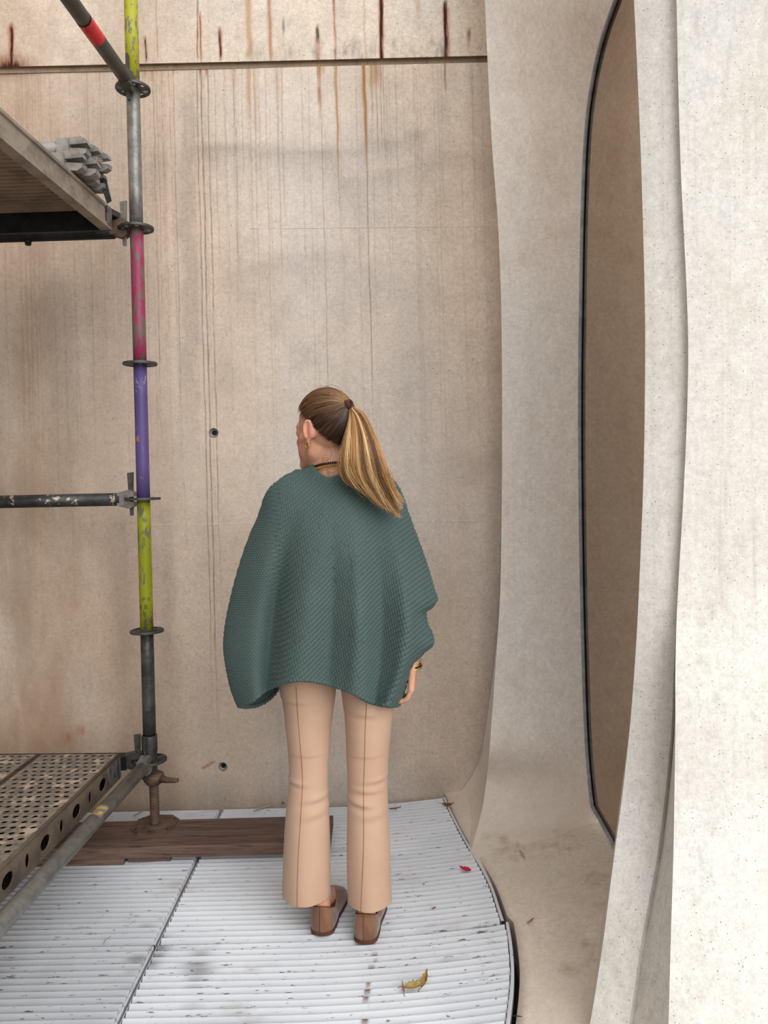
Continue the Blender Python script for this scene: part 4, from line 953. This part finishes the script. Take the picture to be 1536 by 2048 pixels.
for s in (-1, 1):
    b = MB(); c = hp(s*0.028, 0.0712, 0.004); b.ellipsoid(c, (0.0105,)*3, 16, 12, HR); e = b.build('eye', M['white'], PERSON)
    b = MB(); b.ellipsoid(hp(s*0.028, 0.0800, 0.004), (0.005, 0.003, 0.005), 12, 8, HR); b.build('iris', M['iris'], e)
b = MB(); b.capsule(hp(-.016, .0935, -.052), .0042, hp(.016, .0935, -.052), .0042, 10); b.capsule(hp(-.013, .092, -.060), .005, hp(.013, .092, -.060), .005, 10); b.build('lips', M['lip'], PERSON)

# ------------------------------------------------------------------ hair
EC, ER = np.array((0, -0.012, 0.03)), np.array((0.0805, 0.102, 0.1015))
TIE = np.array((0.0, -0.104, 0.070))
def hairline(y): return np.where(y > -0.024, 0.022 + 0.78*(y + 0.024) + 6*np.clip(y - .03, 0, 1)**2, 0.022 + 1.35*(y + 0.024))
def strands(paths, radii, tints, name, parent, n=3):
    """paths (S,K,3) -> one mesh of thin tubes"""
    S, K = paths.shape[:2]; d = np.gradient(paths, axis=1); d /= np.linalg.norm(d, axis=2, keepdims=True) + 1e-9
    ref = np.zeros_like(d); ref[..., 0] = 0.31; ref[..., 1] = 0.87; ref[..., 2] = 0.38
    u = np.cross(d, ref); u /= np.linalg.norm(u, axis=2, keepdims=True) + 1e-9; w = np.cross(d, u)
    V = np.stack([paths + (u*math.cos(2*math.pi*k/n) + w*math.sin(2*math.pi*k/n))*radii[..., None] for k in range(n)], 2)   # S,K,n,3
    idx = np.arange(S*K*n).reshape(S, K, n); nx = np.roll(idx, -1, 2)
    q = np.stack([idx[:, :-1], nx[:, :-1], nx[:, 1:], idx[:, 1:]], -1).reshape(-1, 4)
    me = bpy.data.meshes.new(name); m = len(q); me.vertices.add(S*K*n); me.vertices.foreach_set('co', V.astype(np.float32).ravel())
    me.loops.add(m*4); me.loops.foreach_set('vertex_index', q.astype(np.int32).ravel()); me.polygons.add(m)
    me.polygons.foreach_set('loop_start', np.arange(0, m*4, 4, dtype=np.int32)); me.polygons.foreach_set('loop_total', np.full(m, 4, np.int32)); me.polygons.foreach_set('use_smooth', np.ones(m, bool)); me.update(calc_edges=True)
    attr(me, 'tint', np.repeat(tints, n, axis=-1).ravel() if tints.shape == (S, K*1) else np.repeat(tints.reshape(S, K), n, 1).ravel())
    return link(name, me, M['hair'], parent)
def to_world(P):
    A = np.array(HM); return P @ A[:3, :3].T + A[:3, 3]
def build_hair():
    # closed under-layer
    nt, npg = 90, 60; th = np.linspace(0, 2*math.pi, nt); ph = np.linspace(0.0, math.pi, npg)
    T, Pn = np.meshgrid(th, ph); U = np.stack([np.sin(Pn)*np.cos(T), np.sin(Pn)*np.sin(T), np.cos(Pn)], -1); G = EC + U*(ER - 0.0035)
    ok = G[..., 2] > hairline(G[..., 1]); keep = ok[:-1, :-1] & ok[1:, 1:] & ok[1:, :-1] & ok[:-1, 1:]
    me = fast_grid('hair', to_world(G.reshape(-1, 3)).reshape(G.shape), {'tint': 0.10 + 0.18*sstep(0.0, 0.09, G[..., 2])}, keep)
    h = link('hair', me, M['hair'], PERSON); me.validate()
    # combed strands running to the tie
    st = []; 
    while len(st) < 4200:
        v = rng.normal(size=3); v /= np.linalg.norm(v); p = EC + v*ER
        hl = hairline(p[1])
        if (p[2] > hl - 0.003 and (p[2] < hl + 0.02 or rng.random() < 0.5)) or (p[2] > hl - 0.016 and rng.random() < .35): st.append(v)
    st = np.array(st); K = 16; td = (TIE - EC)/ER; td /= np.linalg.norm(td)
    om = np.arccos(np.clip(st @ td, -1, 1)); s = np.linspace(0, 1, K)
    A = np.sin((1 - s)[None]*om[:, None])/np.sin(om)[:, None]; B = np.sin(s[None]*om[:, None])/np.sin(om)[:, None]
    D = A[..., None]*st[:, None] + B[..., None]*td
    lift = rng.uniform(-0.02, 0.022, len(st))[:, None]*np.sin(math.pi*s)[None] + 0.03*s[None]**3
    P = EC + D*ER*(1 + lift[..., None]); P[..., 0] += 0.0006*np.sin(s*9 + rng.uniform(0, 6, (len(st), 1)))
    hgt = sstep(-0.02, 0.10, P[:, :1, 2]); clump = np.array([noise.noise(Vector(v*9)) for v in st])[:, None]
    tint = np.clip(0.04 + 0.20*hgt + 0.34*clump + rng.normal(0, .10, (len(st), 1)) + (0.05 + .22*hgt)*s[None]**2, 0.0, 0.8)
    strands(to_world(P.reshape(-1, 3)).reshape(P.shape), 0.00065*np.clip(.25 + s*7, 0, 1)[None]*np.ones((len(st), 1)), tint, 'combed_strands', h)
    # tie
    td3 = Vector((0.80, -0.50, 0.10)).normalized(); c = Vector(to_world(TIE[None])[0]); b = MB()
    u = td3.orthogonal().normalized(); w = td3.cross(u).normalized()
    for off in (-0.004, 0.002, 0.008):
        b.tube([c + td3*(off + .002) + (u*math.cos(a) + w*math.sin(a))*0.0115 for a in np.linspace(0, 2*math.pi, 25)], 0.0042, 8, False)
    b.ellipsoid(c, (.012, .012, .012), 12, 8)
    b.build('hair_tie', M['tie'], PERSON)
    # ponytail: falls down and to the right, splayed
    Lp = [(699, 818), (697, 838), (692, 868), (686, 905), (684, 940), (700, 968), (735, 992)]
    Mp = [(703, 816), (716, 836), (726, 868), (733, 905), (741, 945), (757, 982), (778, 1016)]
    Rp = [(705, 813), (728, 826), (747, 862), (764, 906), (777, 946), (788, 974), (797, 992)]
    kk = np.linspace(0, 1, 7); S, K = 3400, 20; q = np.linspace(0, 1, K)
    Lw, Mw, Rw = (spline(kk, np.array(p, float), q) for p in (Lp, Mp, Rp))
    sa = rng.uniform(0, 1, S); ln = np.clip(rng.normal(0.92, 0.10, S), .55, 1.07); ln = np.where((sa > .42) & (sa < .62), ln + .06, ln)
    out = np.zeros((S, K, 3)); c0 = np.array(c)
    dep = rng.uniform(-1, 1, S); wa = rng.normal(0, .055, S); ph = rng.uniform(0, 6.28, S)
    for i in range(S):
        t = q*ln[i]; a = np.clip(sa[i] + wa[i]*np.sin(2.6*q + ph[i]*3)*q, -.06, 1.06)
        f = lambda W: np.stack([np.interp(t, q, W[:, 0]), np.interp(t, q, W[:, 1])], 1) + (np.clip(t - 1, 0, 1)[:, None]*np.array([140, 150]))
        a_ = a[:, None]; pxy = f(Lw)*(1-a_)*(1-2*a_) + f(Mw)*4*a_*(1-a_) + f(Rw)*a_*(2*a_-1)
        wv = 1.6*np.sin(3.1*t + ph[i])*t + 3.0*np.sin(7*t + ph[i]*2.3)*t**3
        thick = 0.012 + 0.020*np.sin(math.pi*np.clip(t*0.8 + .1, 0, 1))
        Yc = lerp(c0[1] - 0.012, 2.168, sstep(0, .6, t)) - 0.014*np.sin(math.pi*np.clip(t*1.1, 0, 1)) + dep[i]*thick*np.sqrt(np.clip(1 - (2*a-1)**2, 0, 1)) - 0.0
        Yc = np.minimum(Yc, 2.235 - .03*t)
        for k in range(K):
            p = PY(pxy[k, 0] + wv[k], pxy[k, 1], float(Yc[k])); out[i, k] = p
    cl = np.array([noise.noise(Vector((a*7.5, d*1.2, 3.3))) + .5*noise.noise(Vector((a*21, d*2, 9))) for a, d in zip(sa, dep)])
    tint = np.clip(0.60 + 0.80*cl + rng.normal(0, .09, S) - 0.10*dep, .2, 1)[:, None] + 0.12*(q - .4)[None]
    rad = 0.00068*(1 - 0.75*q**3)[None]*np.ones((S, 1))
    strands(out, rad, np.clip(tint, .1, 1), 'ponytail', PERSON)
    # loose curls at the nape and flyaways
    loose = []
    for pts in ([(656, 893), (663, 903), (660, 915), (650, 921), (645, 915), (650, 909), (656, 912)], [(660, 925), (650, 926), (645, 920), (650, 915), (656, 918), (653, 923)], [(684, 928), (672, 942), (660, 946), (654, 940), (662, 936)], [(686, 935), (674, 948), (662, 952), (655, 947), (658, 941)],
                [(612, 852), (607, 858), (606, 866), (609, 872)], [(700, 950), (706, 972), (720, 990), (728, 996)], [(780, 940), (790, 968), (788, 985), (780, 994)], [(640, 783), (636, 775), (648, 772), (662, 775)], [(645, 778), (660, 770), (675, 774), (686, 784)]):
        w = spline(np.linspace(0, 1, len(pts)), np.array(pts, float), np.linspace(0, 1, 44)); yy = 2.243 if pts[0][1] > 880 and pts[0][0] < 690 else (2.16 if pts[0][1] > 900 else 2.30)
        L_ = np.array([[list(PY(p[0], p[1], yy)) for p in w]]); strands(L_, np.full(L_.shape[:2], 0.0006), np.full(L_.shape[:2], 0.36), 'loose_curl', h)
build_hair()

# ------------------------------------------------------------------ trousers
LEFT = [(1318, 548, 676), (1365, 556, 674), (1400, 565, 670), (1450, 571, 663), (1500, 576, 660), (1540, 578, 657), (1575, 577, 656), (1610, 573, 658), (1650, 570, 659), (1700, 568, 660), (1750, 566.5, 660), (1787, 566, 660)]
RIGHT = [(1318, 676, 796), (1385, 683, 790), (1420, 688, 786), (1460, 691, 782), (1500, 692.5, 778), (1540, 694, 776), (1575, 695, 775), (1610, 694.5, 776), (1650, 694, 778), (1700, 694, 780), (1750, 695, 781), (1800, 697, 782.5)]
def leg_fn(rows, ytop, ybot):
    ys_ = np.array([r[0] for r in rows], float); ys_n = (ys_ - ys_[0])/(ys_[-1] - ys_[0])
    XL = spline(ys_n, np.array([r[1] for r in rows], float), np.linspace(0, 1, 150)); XR = spline(ys_n, np.array([r[2] for r in rows], float), np.linspace(0, 1, 150))
    YY = ys_[0] + np.linspace(0, 1, 150)*(ys_[-1] - ys_[0]); YC = ytop + (ybot - ytop)*np.linspace(0, 1, 150)
    return YY, XL, XR, YC
def build_trousers():
    b = MB(); seams = []
    for rows, yt, yb, seam, cre in ((LEFT, 2.345, 2.288, [(1360, 592), (1395, 594), (1450, 598), (1510, 603), (1545, 605), (1600, 602), (1660, 598), (1720, 595), (1790, 593.5)], ((1551, .0055, 5, .10, -.9), (1582, .006, 6, -.14, .7), (1610, .004, 8, -.25, .6), (1388, .004, 4, .04, -.7))),
                                  (RIGHT, 2.335, 2.248, [(1390, 732.5), (1450, 730), (1500, 729), (1560, 727), (1620, 727), (1680, 726.5), (1740, 724), (1806, 721)], ((1546, .0045, 5, -.10, .6), (1566, .004, 5, .06, 0), (1590, .006, 6, .22, -.5), (1612, .004, 9, -.15, .3), (1412, .004, 6, .1, -.3)))):
        YY, XL, XR, YC = leg_fn(rows, yt, yb); n = 56; P = np.zeros((150, n, 3))
        for i in range(150):
            # the silhouette is the section's widest chord
            l, r = PY(XL[i], YY[i], YC[i]), PY(XR[i], YY[i], YC[i]); c = (l + r)/2; w = (r - l).length/2; dp = w*(1.08 if YY[i] < 1500 else 1.04)
            for k in range(n):
                a = 2*math.pi*k/n; fx, fy = math.cos(a), math.sin(a)
                off = 0.0
                if fy < 0.25:
                    for yc, am, sg, sl, ctr in cre:
                        yy = YY[i] - yc - sl*(fx - ctr)*30
                        off += am*math.exp(-(yy/sg)**2)*math.exp(-((fx - ctr)/0.75)**2) - am*.7*math.exp(-((yy - sg*1.9)/sg)**2)*math.exp(-((fx - ctr)/0.75)**2)
                sq = 1 + 0.03*math.cos(4*a)*sstep(1600, 1790, YY[i])
                P[i, k] = (c.x + fx*(w*sq + off*.4), c.y + fy*(dp*sq + off), c.z)
        # hem dips at the back seam
        b.grid(P[:, ::-1] if False else P, True, True)
        # inner side and hem edge
        e = P[-1]; cc = e.mean(0); ins = cc + (e - cc)*0.965; up = cc + (e - cc)*0.90; up[:, 2] += 0.012
        b.grid(np.stack([e, ins, up], 0), False, True)
        seams.append((seam, YY, P, YC))
    # seat under the poncho
    P = np.zeros((10, 40, 3))
    for i, py in enumerate(np.linspace(1190, 1342, 10)):
        c = PY(673, py, 2.335); w = [.125, .13, .14, .15, .158, .163, .165, .160, .140, .10][i]; dd = [.09, .092, .096, .10, .104, .107, .108, .10, .085, .06][i]
        for k in range(40): a = 2*math.pi*k/40; P[i, k] = (c.x + w*math.cos(a), c.y + dd*math.sin(a), c.z)
    b.grid(P, True, True)
    o = b.build('trousers', M['cloth'], PERSON)
    for seam, YY, P, YC in seams:
        path = []; sy = np.array([q_[0] for q_ in seam], float); sx = spline(sy, np.array([q_[1] for q_ in seam], float), YY)
        for i in range(0, 150):
            if YY[i] < sy[0] - 6: continue
            hb = P[i, 29:56]; hb = hb[np.argsort(hb[:, 0])]; Yq = YC[i] - .06
            for _ in range(3):
                X_ = PY(sx[i], YY[i], Yq).x; Yq = float(np.interp(X_, hb[:, 0], hb[:, 1]))
            path.append(Vector((X_, Yq - 0.0003, P[i, 0, 2])))
        bb = MB(); bb.tube(path, 0.0012, 6); bb.build('seam', M['seam'], o)
build_trousers()

# ------------------------------------------------------------------ shoes
def build_shoe(heel, d, flip):
    sd = Vector((d.y, -d.x, 0)); N = 120; L = 0.245; rows = []
    def plan(a, grow=0.0, shift=0.0, sc=1.0):
        """sole outline: a=0 toe .. pi heel"""
        t = 0.5 - 0.5*math.cos(a); s = 1 - t          # s: 0 heel .. 1 toe
        return s
    def outline(a):
        y = 0.5 + 0.5*math.cos(a)                       # 1 toe, 0 heel
        wd = float(np.interp(y, [0, .008, .025, .055, .1, .25, .42, .6, .75, .9, .97, 1], [0.0, .0125, .0215, .0285, .033, .0355, .034, .039, .042, .036, .025, 0.0]))
        sg = 1 if math.sin(a) >= 0 else -1
        return y*L, sg*wd*(1 + (0.08 if sg == flip else 0))
    angs = []
    for k in range(N):
        u = 2*math.pi*k/N; angs.append(u)
    col = []
    for a in angs:
        y = 0.5 + 0.5*math.cos(a); yy = 0.010 + (0.120 - 0.010)*y; wd = float(np.interp(y, [0, .02, .06, .2, .5, .8, .95, 1], [0, .0105, .019, .029, .031, .028, .016, 0.0])); sg = 1 if math.sin(a) >= 0 else -1
        zz = float(np.interp(y, [0, .15, .5, .85, 1], [.086, .076, .056, .056, .060])); col.append((yy, sg*wd, zz))
    G = np.zeros((13, N, 3))
    for k, a in enumerate(angs):
        y0, x0 = outline(a); y1, x1, z1 = col[k]
        for i in range(13):
            v = i/12; bul = math.sin(math.pi*v)*0.0035; hh = 0.012 + (z1 - 0.012)*(1 - (1 - v)**1.6 if y0 > .12 else v)
            vv = v**1.7 if y0 > 0.12 else v
            dirx = np.sign(x0)*bul; y = y0 + (y1 - y0)*vv - (bul*1.5 if y0 < .04 else -bul*.5); x = x0*1.0 + (x1 - x0)*vv + dirx
            G[i, k] = heel + d*y + sd*x + Vector((0, 0, hh - 0.012 + 0.0))
    b = MB(); b.grid(G, True, True); inner = G[-1].copy(); c = inner.mean(0); i2 = c + (inner - c)*0.95; i3 = i2.copy(); i3[:, 2] -= 0.02
    b.grid(np.stack([inner, i2, i3], 0), True, True)
    o = b.build('shoe', M['suede'], PERSON)
    b = MB(); S0 = [heel + d*outline(a)[0] + sd*outline(a)[1]*1.03 + Vector((0, 0, 0.002)) for a in angs]
    b.prism([p - Vector((0, 0, 0.014)) + Vector((0, 0, 0.0)) for p in S0], (0, 0, 0.013)); b.build('sole', M['sole'], o)
    b = MB(); k = N//2; path = [Vector(G[i, k]) - d*0.0004 for i in range(13)]; b.tube(path, 0.0009, 6); b.build('heel_seam', M['sole'], o)
    b = MB(); b.tube([Vector(p) for p in G[-1]] + [Vector(G[-1][0])], 0.0015, 6, False); b.build('collar_edge', M['sole'], o)
    b = MB(); b.add([Vector(p)*1.0 for p in i3], [tuple(range(N))]); b.build('insole', M['lining'], o)
build_shoe(LHEEL, LDIR, 1); build_shoe(RHEEL, RDIR, 1)

# ------------------------------------------------------------------ poncho
PC = {0.0: [(627, 931), (610, 940), (590, 944), (560, 961), (537, 984), (520, 1030), (497, 1085), (476, 1150), (461, 1210), (452, 1260), (450, 1295), (455, 1335), (465, 1380), (478, 1413)],
      0.10: [(631, 937), (612, 955), (580, 975), (556, 1010), (538, 1060), (520, 1130), (506, 1200), (498, 1260), (496, 1320), (500, 1370), (505, 1402)],
      0.22: [(637, 946), (622, 968), (605, 1003), (585, 1062), (567, 1130), (555, 1200), (546, 1270), (540, 1330), (536, 1378)],
      0.34: [(645, 953), (640, 985), (628, 1050), (616, 1120), (605, 1200), (595, 1280), (586, 1362)],
      0.50: [(657, 958), (660, 1000), (660, 1080), (657, 1160), (652, 1240), (648, 1310), (645, 1366)],
      0.64: [(668, 956), (683, 985), (697, 1050), (705, 1120), (707, 1200), (706, 1290), (700, 1384)],
      0.78: [(682, 951), (705, 975), (728, 1030), (742, 1100), (750, 1180), (752, 1260), (748, 1340), (742, 1405)],
      0.90: [(693, 946), (738, 962), (768, 1010), (790, 1080), (805, 1150), (813, 1210), (813, 1270), (802, 1340), (775, 1412)],
      1.0: [(703, 941), (735, 943), (765, 950), (785, 962), (800, 985), (812, 1020), (830, 1070), (845, 1110), (858, 1150), (868, 1186), (872, 1200), (863, 1212), (850, 1224), (852, 1245), (862, 1268), (865, 1286), (855, 1297), (838, 1312), (823, 1330), (815, 1352), (806, 1385), (797, 1411)]}
def build_poncho():
    NV, NB, NF = 600, 600, 150
    v = np.linspace(0, 1, NV); ts = sorted(PC); C = []
    for t in ts:
        p = np.array(PC[t], float); s = np.concatenate([[0], np.cumsum(np.linalg.norm(np.diff(p, axis=0), axis=1))]); s /= s[-1]; C.append(spline(s, p, v))
    C = np.array(C)                                    # columns, NV, 2
    tb = np.linspace(0, 1, NB); back = spline(np.array(ts), C.reshape(len(ts), -1), tb).reshape(NB, NV, 2)
    T, V = np.meshgrid(tb, v, indexing='ij')
    edgeY = spline(np.array([0, .08, .2, .5, 1]), np.array([2.300, 2.312, 2.315, 2.305, 2.285]), v)[None]
    cenY = spline(np.array([0, .06, .15, .3, .6, 1]), np.array([2.238, 2.222, 2.188, 2.158, 2.150, 2.160]), v)[None]
    dome = (1 - (2*T - 1)**2)**0.62
    Y = edgeY + (cenY - edgeY)*dome
    g = lambda c, w: np.exp(-((T - c)/w)**2)
    fold = 1.75*sstep(0.12, 0.75, V)*(0.034*g(.215, .055) - 0.014*g(.36, .09) + 0.012*g(.53, .05) - 0.016*g(.67, .055) + 0.020*g(.80, .045) - 0.018*g(.90, .035)) + sstep(.55, 1, V)*(0.010*g(.46, .04) - .012*g(.72, .03))
    Y = Y + fold + sstep(.3, .7, V)*0.012*np.sin((V*9 + T*5))*sstep(.8, 1, T)
    W = np.zeros((NB, NV, 3)); A = np.array(CROT)
    d = np.stack([(back[..., 0] - 768)/FPX, (1024 - back[..., 1])/FPX, -np.ones_like(Y)], -1) @ A.T
    W = d*(Y/d[..., 1])[..., None]; W[..., 2] += CAMH
    # front sheet: same edges, bellied the other way, hem hanging lower at the left
    tf = np.linspace(1, 0, NF + 2)[1:-1]; bi = np.array([np.stack([np.interp(tf, tb, W[:, j, k]) for k in range(3)], -1) for j in range(0, NV)]).transpose(1, 0, 2)
    domef = (1 - (2*tf - 1)**2)**0.6
    Fy = W[0, :, 1][None]*(1 - tf[:, None]) + W[-1, :, 1][None]*tf[:, None] + domef[:, None]*np.interp(v, [0, .1, .3, 1], [.115, .13, .185, .17])[None]
    Fy += 0.012*np.sin(tf[:, None]*22)*sstep(.2, .9, v)[None]
    F = bi.copy(); F[..., 1] = Fy
    neckdip = 0.03*domef; low = np.zeros(len(tf))
    for i_, t_ in enumerate(tf):
        yb_ = float(np.interp(t_, tb, Y[:, -1])); pxq = 768 + (float(np.interp(t_, tb, back[:, -1, 0])) - 768)*yb_/float(Fy[i_, -1])
        tp = float(np.interp(pxq, [478, 492, 512, 530, 548, 562], [1413, 1415, 1413, 1405, 1390, 1368])); k_ = float(sstep(575, 555, pxq))
        low[i_] = lerp(0.03*float(sstep(1, .8, t_)), F[i_, -1, 2] - PY(pxq, tp, float(Fy[i_, -1])).z, k_)
    F[..., 2] -= low[:, None]*sstep(.55, 1, v)[None] + neckdip[:, None]*(1 - sstep(0, .25, v))[None]
    R = np.concatenate([W, F], 0)                       # ring, NV, 3
    # knit relief, real
    du = np.roll(R, -1, 0) - np.roll(R, 1, 0); dv = np.gradient(R, axis=1); N = np.cross(dv, du); N /= np.linalg.norm(N, axis=2, keepdims=True) + 1e-9
    cen = R.mean((0, 1)); 
    if (N[NB//2, NV//2] @ (R[NB//2, NV//2] - cen)) < 0: N = -N
    x, z = R[..., 0], R[..., 2]
    xs_ = np.linspace(-.7, .5, 600); th = np.interp(xs_, [-.46, -.36, -.26, -.14, 0.0, .1, .2], [.05, .22, .70, .80, .62, .42, .35]); gi = np.concatenate([[0], np.cumsum(0.5*(np.tan(th[1:]) + np.tan(th[:-1]))*np.diff(xs_))])
    phi = (z - np.interp(x, xs_, gi))/0.0146
    rib = np.abs(np.cos(math.pi*phi))**1.1; row = np.floor(phi + .5)
    jit = np.random.default_rng(5).normal(0, 1, 4096); cellx = np.floor(x/0.0066 + 0.37*row)
    sti = np.abs(np.cos(math.pi*(x/0.0066 + 0.37*row)))**0.8; leftw = 1 - sstep(-.37, -.26, x)
    rj = jit[(row.astype(int)*131 + cellx.astype(int)*37) % 4096]
    relief = rib*(0.62 + 0.38*sti) + 0.09*rj*rib*sti
    r2 = z/0.0066 - x*0.12/0.0066; moss = np.abs(np.cos(math.pi*r2))**.9*(0.30 + 0.70*np.abs(np.cos(math.pi*(x/0.0080 + 0.5*(np.floor(r2 + .5) % 2))))**.8)
    relief = lerp(relief, moss, leftw)
    amp = 0.0048*sstep(0, .02, V[:1])*np.ones_like(relief)
    R = R + N*((relief - .5)*amp)[..., None]
    # scalloped edge of the neckline
    R[..., 2] += (0.0035*np.cos(np.arange(R.shape[0])*0.30))[:, None]*np.exp(-(np.arange(NV)/14.0)**2)[None]
    P = np.concatenate([R, R[:1]], 0).transpose(1, 0, 2)
    me = fast_grid('poncho', P, {}); o = link('poncho', me, M['knit'], PERSON)
    so = o.modifiers.new('thickness', 'SOLIDIFY'); so.thickness = 0.005; so.offset = -1 if True else 1
    hem = R[:, -1]; hem = hem[::3]; hem = np.concatenate([hem, hem[:2]], 0)
    # smooth rolled hem with its stitches
    k = 5; hs = hem.copy()
    n = len(hs); dist = np.concatenate([[0], np.cumsum(np.linalg.norm(np.diff(hs, axis=0), axis=1))]); q = np.arange(0, dist[-1], 0.0022); hs = np.stack([np.interp(q, dist, hs[:, c]) for c in range(3)], -1)
    for _ in range(6): hs[1:-1] = 0.5*hs[1:-1] + 0.25*(hs[:-2] + hs[2:])
    rr = 0.0062 + 0.0016*np.sin(2*math.pi*q/0.0115)
    b = MB(); b.tube([Vector(p) + Vector((0, 0, .002)) for p in hs], list(rr), 8, False); b.build('hem', M['knit'], o)
build_poncho()

# ------------------------------------------------------------------ jewellery
nc = PY(662, 935, 2.307)
b = MB(); b2 = MB()
for k in range(58):
    a = 2*math.pi*k/58; p = nc + Vector((0.0600*math.cos(a), 0.0610*math.sin(a), 0.012*math.sin(a)*-1 + 0.006*math.cos(a)))
    b.ellipsoid(p, (0.0032, 0.0032, 0.0045), 6, 4)
    if k % 1 == 0: b2.ellipsoid(p*1.0 + Vector((0, 0, -0.0075)), (0.003, 0.003, 0.003), 6, 4)
n_ = b.build('necklace', M['jet'], PERSON); b2.build('amber_row', M['amber'], n_)
b = MB(); c = hp(-0.080, -0.010, -0.040); u = HR @ Vector((0, 1, 0)); w = Vector((0, 0, 1)); b.tube([c + u*(0.0085*math.cos(a)) + w*(0.0075*math.sin(a)) for a in np.linspace(0, 2*math.pi, 21)], 0.0016, 8, False); b.build('earring', M['gold'], PERSON)
wr_ = PY(826.5, 1322, 2.305)
for dz, m, r, th in ((-0.016, 'jet', 0.0250, 0.0024), (-0.0115, 'gold', 0.0256, 0.0014), (-0.0225, 'gold', 0.0250, 0.0018), (0.001, 'gold', 0.0262, 0.0012)):
    b = MB(); b.tube([wr_ + Vector((r*math.cos(a), r*math.sin(a), dz + 0.003*math.cos(a))) for a in np.linspace(0, 2*math.pi, 33)], th, 8, False); b.build('bracelet', M[m], PERSON)

# =================================================================== LITTER
def leaf_thing(name, label, cat, px, py, L, Wd, yaw, curl, fold, col, stem=True, lift=0.004, tip=1.0, pitch=0.0):
    p = PZ(px, py, 0.003); z = float(floor_z(p.x)); p = PZ(px, py, z + 0.002)
    n, m = 14, 9; P = np.zeros((n, m, 3))
    for i in range(n):
        t = i/(n-1); w = Wd*0.5*(math.sin(math.pi*min(1, t*0.97 + .03)**0.8))*(1 + .16*math.sin(i*2.4))
        for j in range(m):
            s = j/(m-1)*2 - 1
            P[i, j] = ((t - .5)*L, s*w*math.cos(fold*abs(s)), lift + abs(s)*w*math.sin(fold) + curl*L*(t - .35)**2 + 0.0016*math.sin(i*1.9 + j*1.3))
    P[..., 2] -= P[..., 2].min()
    mt = plain(name + '_tissue', col, 0.7, 0, 0.35, 90)
    b = MB(); b.grid(P); me = b.mesh('blade'); r = thing(name, label, cat, p, yaw); r.rotation_euler[1] = pitch
    o = link('blade', me, mt, r); so = o.modifiers.new('t', 'SOLIDIFY'); so.thickness = 0.0006
    if stem:
        b = MB(); e = Vector(P[0, m//2]); b.tube([e, e + Vector((-L*.2, .003, .003)), e + Vector((-L*.4, .0, .001))], 0.0007, 6); b.build('stem', M['sole'], r)
    return r
leaf_thing('red_leaf', 'crumpled bright red leaf on the white slats near their curved edge', 'leaf', 930, 1741, .042, .026, 2.7, .6, .5, srgb(206, 22, 50), False)
leaf_thing('dry_leaf', 'yellow-olive folded leaf lying flat on the front white slats', 'leaf', 830, 1976, .052, .036, 0.1, .5, .55, srgb(176, 150, 84))
leaf_thing('dry_leaf', 'upright brownish curled leaf touching the flat yellow-olive one', 'leaf', 851, 1961, .044, .030, 1.0, 1.0, .9, srgb(164, 128, 74), True, .004, 1, -.5)
leaf_thing('dry_leaf', 'narrow pinkish-brown leaf sliver just left of the two yellow leaves', 'leaf', 806, 1976, .030, .010, 1.75, .8, .9, srgb(176, 120, 92), True, .003, 1, -.35)
leaf_thing('dry_leaf', 'rust-brown curled leaf wedged at the corner of grating, wall and pillar', 'leaf', 896, 1613, .052, .026, -.5, .9, .9, srgb(140, 78, 36))
leaf_thing('dry_leaf', 'tiny tan leaf scrap on the white slats right of the shoes', 'leaf', 868, 1818, .014, .010, .4, .6, .6, srgb(176, 128, 90), False)
leaf_thing('bark_strip', 'brown bark strip on the slats by the wall, right of the trousers', 'bark', 790, 1618, .050, .008, .15, .3, .8, srgb(140, 92, 58), False)
leaf_thing('dry_leaf', 'small orange-brown leaf scrap against the wall left of the trousers', 'leaf', 566, 1608, .016, .012, 1.2, .8, .7, srgb(158, 96, 52), False)
def stick(name, label, pts, r, col):
    P = []
    for px, py, h in pts:
        p = PZ(px, py, 0); P.append(PZ(px, py, float(floor_z(p.x)) + h))
    c = P[0].copy(); b = MB(); b.tube([p - c for p in P], [r*.7] + [r]*(len(P)-2) + [r*.5], 6); o = b.mesh(name); o = link(name, o, plain(name + '_bark', col, .8, 0, .3, 90), None, c); return tag(o, label, 'twig')
stick('straw', 'pale flat straw lying on the slats behind the plank, by the wall', [(508, 1622, .004), (525, 1615, .006), (548, 1609, .012)], .004, srgb(186, 168, 148))
stick('straw', 'thin pale straw behind the screw jack, lying across the slats', [(266, 1632, .004), (276, 1627, .005), (290, 1619, .008)], .0028, srgb(182, 150, 120))
stick('twig', 'short orange-brown twig on the concrete right of the gratings', [(1055, 1846, .002), (1062, 1841, .003), (1067, 1836, .002)], .0028, srgb(164, 112, 62))
stick('twig', 'pale wood chip on the concrete in front of the far pillar', [(1040, 1702, .002), (1047, 1709, .003), (1050, 1714, .002)], .0035, srgb(206, 190, 172))
stick('twig', 'whitish splinter near the foot of the far pillar by a dark crumb', [(988, 1670, .002), (992, 1666, .003), (997, 1661, .002)], .003, srgb(190, 180, 168))
stick('twig', 'dark thin twig on the concrete near the bottom edge of the photo', [(1024, 2031, .002), (1034, 2032, .003), (1044, 2033, .002)], .0016, srgb(60, 50, 42))
stick('grass_blade', 'grey-green dry blade standing between slats under the front of the low deck', [(206, 1890, .002), (210, 1880, .012), (222, 1872, .016)], .0014, srgb(128, 126, 104))
